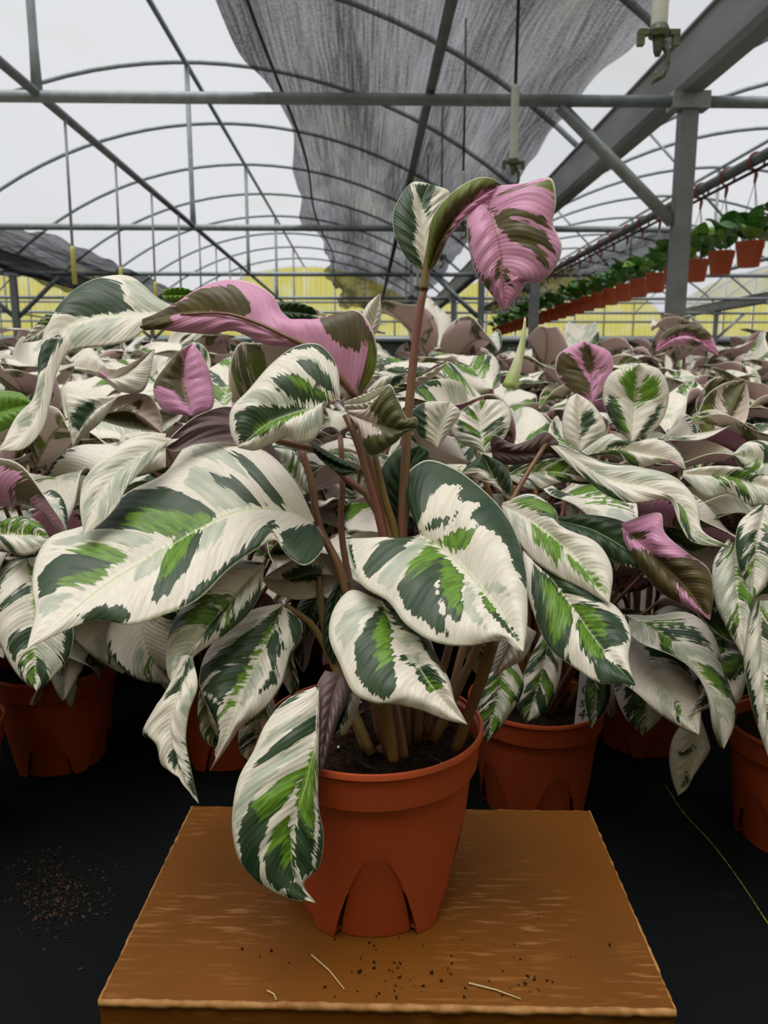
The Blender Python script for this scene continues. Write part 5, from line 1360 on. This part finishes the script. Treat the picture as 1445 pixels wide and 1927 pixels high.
GB = [green_blade(i) for i in range(8)]
NUM = ['', 'second', 'third', 'fourth', 'fifth', 'sixth', 'seventh', 'eighth', 'ninth', 'tenth', 'eleventh', 'twelfth']
for i in range(26):
    y = 5.72 + 0.49 * i
    lb = 'largest hanging red pot with glossy green leaves at the right edge' if i == 0 else ('%s hanging red pot from the right edge, glossy green leaves' % NUM[i] if i < 12 else 'small distant hanging red pot near the end of the row')
    rg = random.Random(900 + i)
    zz = RAILZ - 0.78 - 0.012
    r_ = tag(empty('hanging_pot', (RAILX, y, zz)), lb, 'hanging pot', 'hanging pots along the right rail')
    obj('pot', hp, r_); hk = obj('hook', hook, r_)
    for w_ in wires: obj('wire', w_, hk)
    n_ = 17 if i < 12 else 12
    for k in range(n_):
        phi = k * 2.4 + rg.uniform(-.4, .4); pit = rg.uniform(0.0, 1.15); L = rg.uniform(0.15, 0.25)
        o = obj('leaf', GB[rg.randrange(8)], r_)
        rr = rg.uniform(0.02, 0.07)
        o.matrix_basis = Matrix.Translation((rr * math.cos(phi), rr * math.sin(phi), 0.165 + rg.uniform(0.02, 0.17))) @ Matrix.Rotation(phi - math.pi / 2, 4, 'Z') @ Matrix.Rotation(pit, 4, 'X') @ Matrix.Rotation(rg.uniform(-.5, .5), 4, 'Y') @ Matrix.Scale(L, 4)

# ------------------------------------------------------------------ small things
# yellow marker thread in the ground cloth
pts = [on_level(u, v_, 0.002) for u, v_ in ((1252, 1478), (1285, 1528), (1340, 1588), (1390, 1655), (1445, 1738), (1520, 1850))]
pts3 = curve(pts, 30)
tag(obj('marker_thread', MB().tube(list(pts3), 0.0011, 5).me('marker_thread', M['thread'])), 'yellow marker thread running across the black ground cloth', 'thread')
# spilled soil on the cloth at left
rg = random.Random(31)
b = MB()
for k in range(900):
    ga = rg.gauss(0, 1), rg.gauss(0, 1)
    p_ = on_level(105 + 48 * ga[0], 1680 + 42 * ga[1], 0.0)
    s = rg.uniform(0.0005, 0.0022)
    b.add([(p_[0] + s * rg.uniform(-1, 1) * 1.6, p_[1] + s * rg.uniform(-1, 1) * 1.6, 0.0005 + (s if q % 2 else 0)) for q in range(4)], [(0, 1, 2), (0, 2, 3), (0, 3, 1), (1, 3, 2)])
tag(obj('spilled_soil', b.me('spilled_soil', M['bark'], False)), 'brown soil crumbs spilled on the black cloth at left', 'soil', kind='stuff')
# crumbs and straws on the carton
b = MB()
for k in range(90):
    u, v_ = rg.choice([(rg.gauss(950, 60), rg.gauss(1840, 30)), (rg.uniform(450, 1150), rg.uniform(1720, 1880)), (rg.gauss(740, 50), rg.gauss(1840, 25))])
    p_ = on_level(u, v_, BOX_H); s = rg.uniform(0.0006, 0.0022)
    b.add([(p_[0] + s * rg.uniform(-1, 1) * 1.3, p_[1] + s * rg.uniform(-1, 1) * 1.3, BOX_H + 0.0002 + (s if q % 2 else 0)) for q in range(4)], [(0, 1, 2), (0, 2, 3), (0, 3, 1), (1, 3, 2)])
tag(obj('soil_crumbs', b.me('soil_crumbs', M['soil'], False)), 'dark soil crumbs scattered on top of the cardboard box', 'soil', kind='stuff')
STRAW = [((586, 1797), (648, 1862), 'thin straw lying left of the middle on the box'), ((882, 1850), (980, 1880), 'thin straw lying near the front edge of the box at right'), ((503, 1864), (520, 1882), 'short pale straw at the front edge of the box')]
for a, c, lb in STRAW:
    p0_, p1_ = on_level(*a, BOX_H + 0.0018), on_level(*c, BOX_H + 0.0018)
    tag(obj('straw', MB().tube([p0_, (p0_ + p1_) / 2 + np.array([0.002, 0.001, 0.0]), p1_], [0.0011, 0.0008, 0.0006], 5).me('straw', M['pale_bit'])), lb, 'straw', 'straws on the box')
# bits in the soil of the large plant
for k in range(26):
    a = rg.uniform(0, 6.28); r = 0.098 * math.sqrt(rg.random()); s = rg.uniform(0.003, 0.008)
    v = [(s * rg.uniform(-1, 1), s * rg.uniform(-1, 1), (0.004 if q % 2 else 0)) for q in range(5)]
    o = obj('bark_chip', mesh('bark_chip', v, [(0, 1, 2), (0, 2, 3), (0, 3, 1), (1, 3, 4), (2, 3, 4), (1, 2, 4)], M['bark'], False), hero, (r * math.cos(a), r * math.sin(a), 0.171))
for k in range(9):
    a = rg.uniform(0, 6.28); r = 0.098 * math.sqrt(rg.random()); s = rg.uniform(0.0012, 0.0022)
    obj('pale_grain', MB().lathe([(0, 0), (s * .8, s * .3), (s, s), (s * .6, s * 1.7), (0, s * 2)], 7).me('pale_grain', M['white_plastic']), hero, (r * math.cos(a), r * math.sin(a), 0.172))
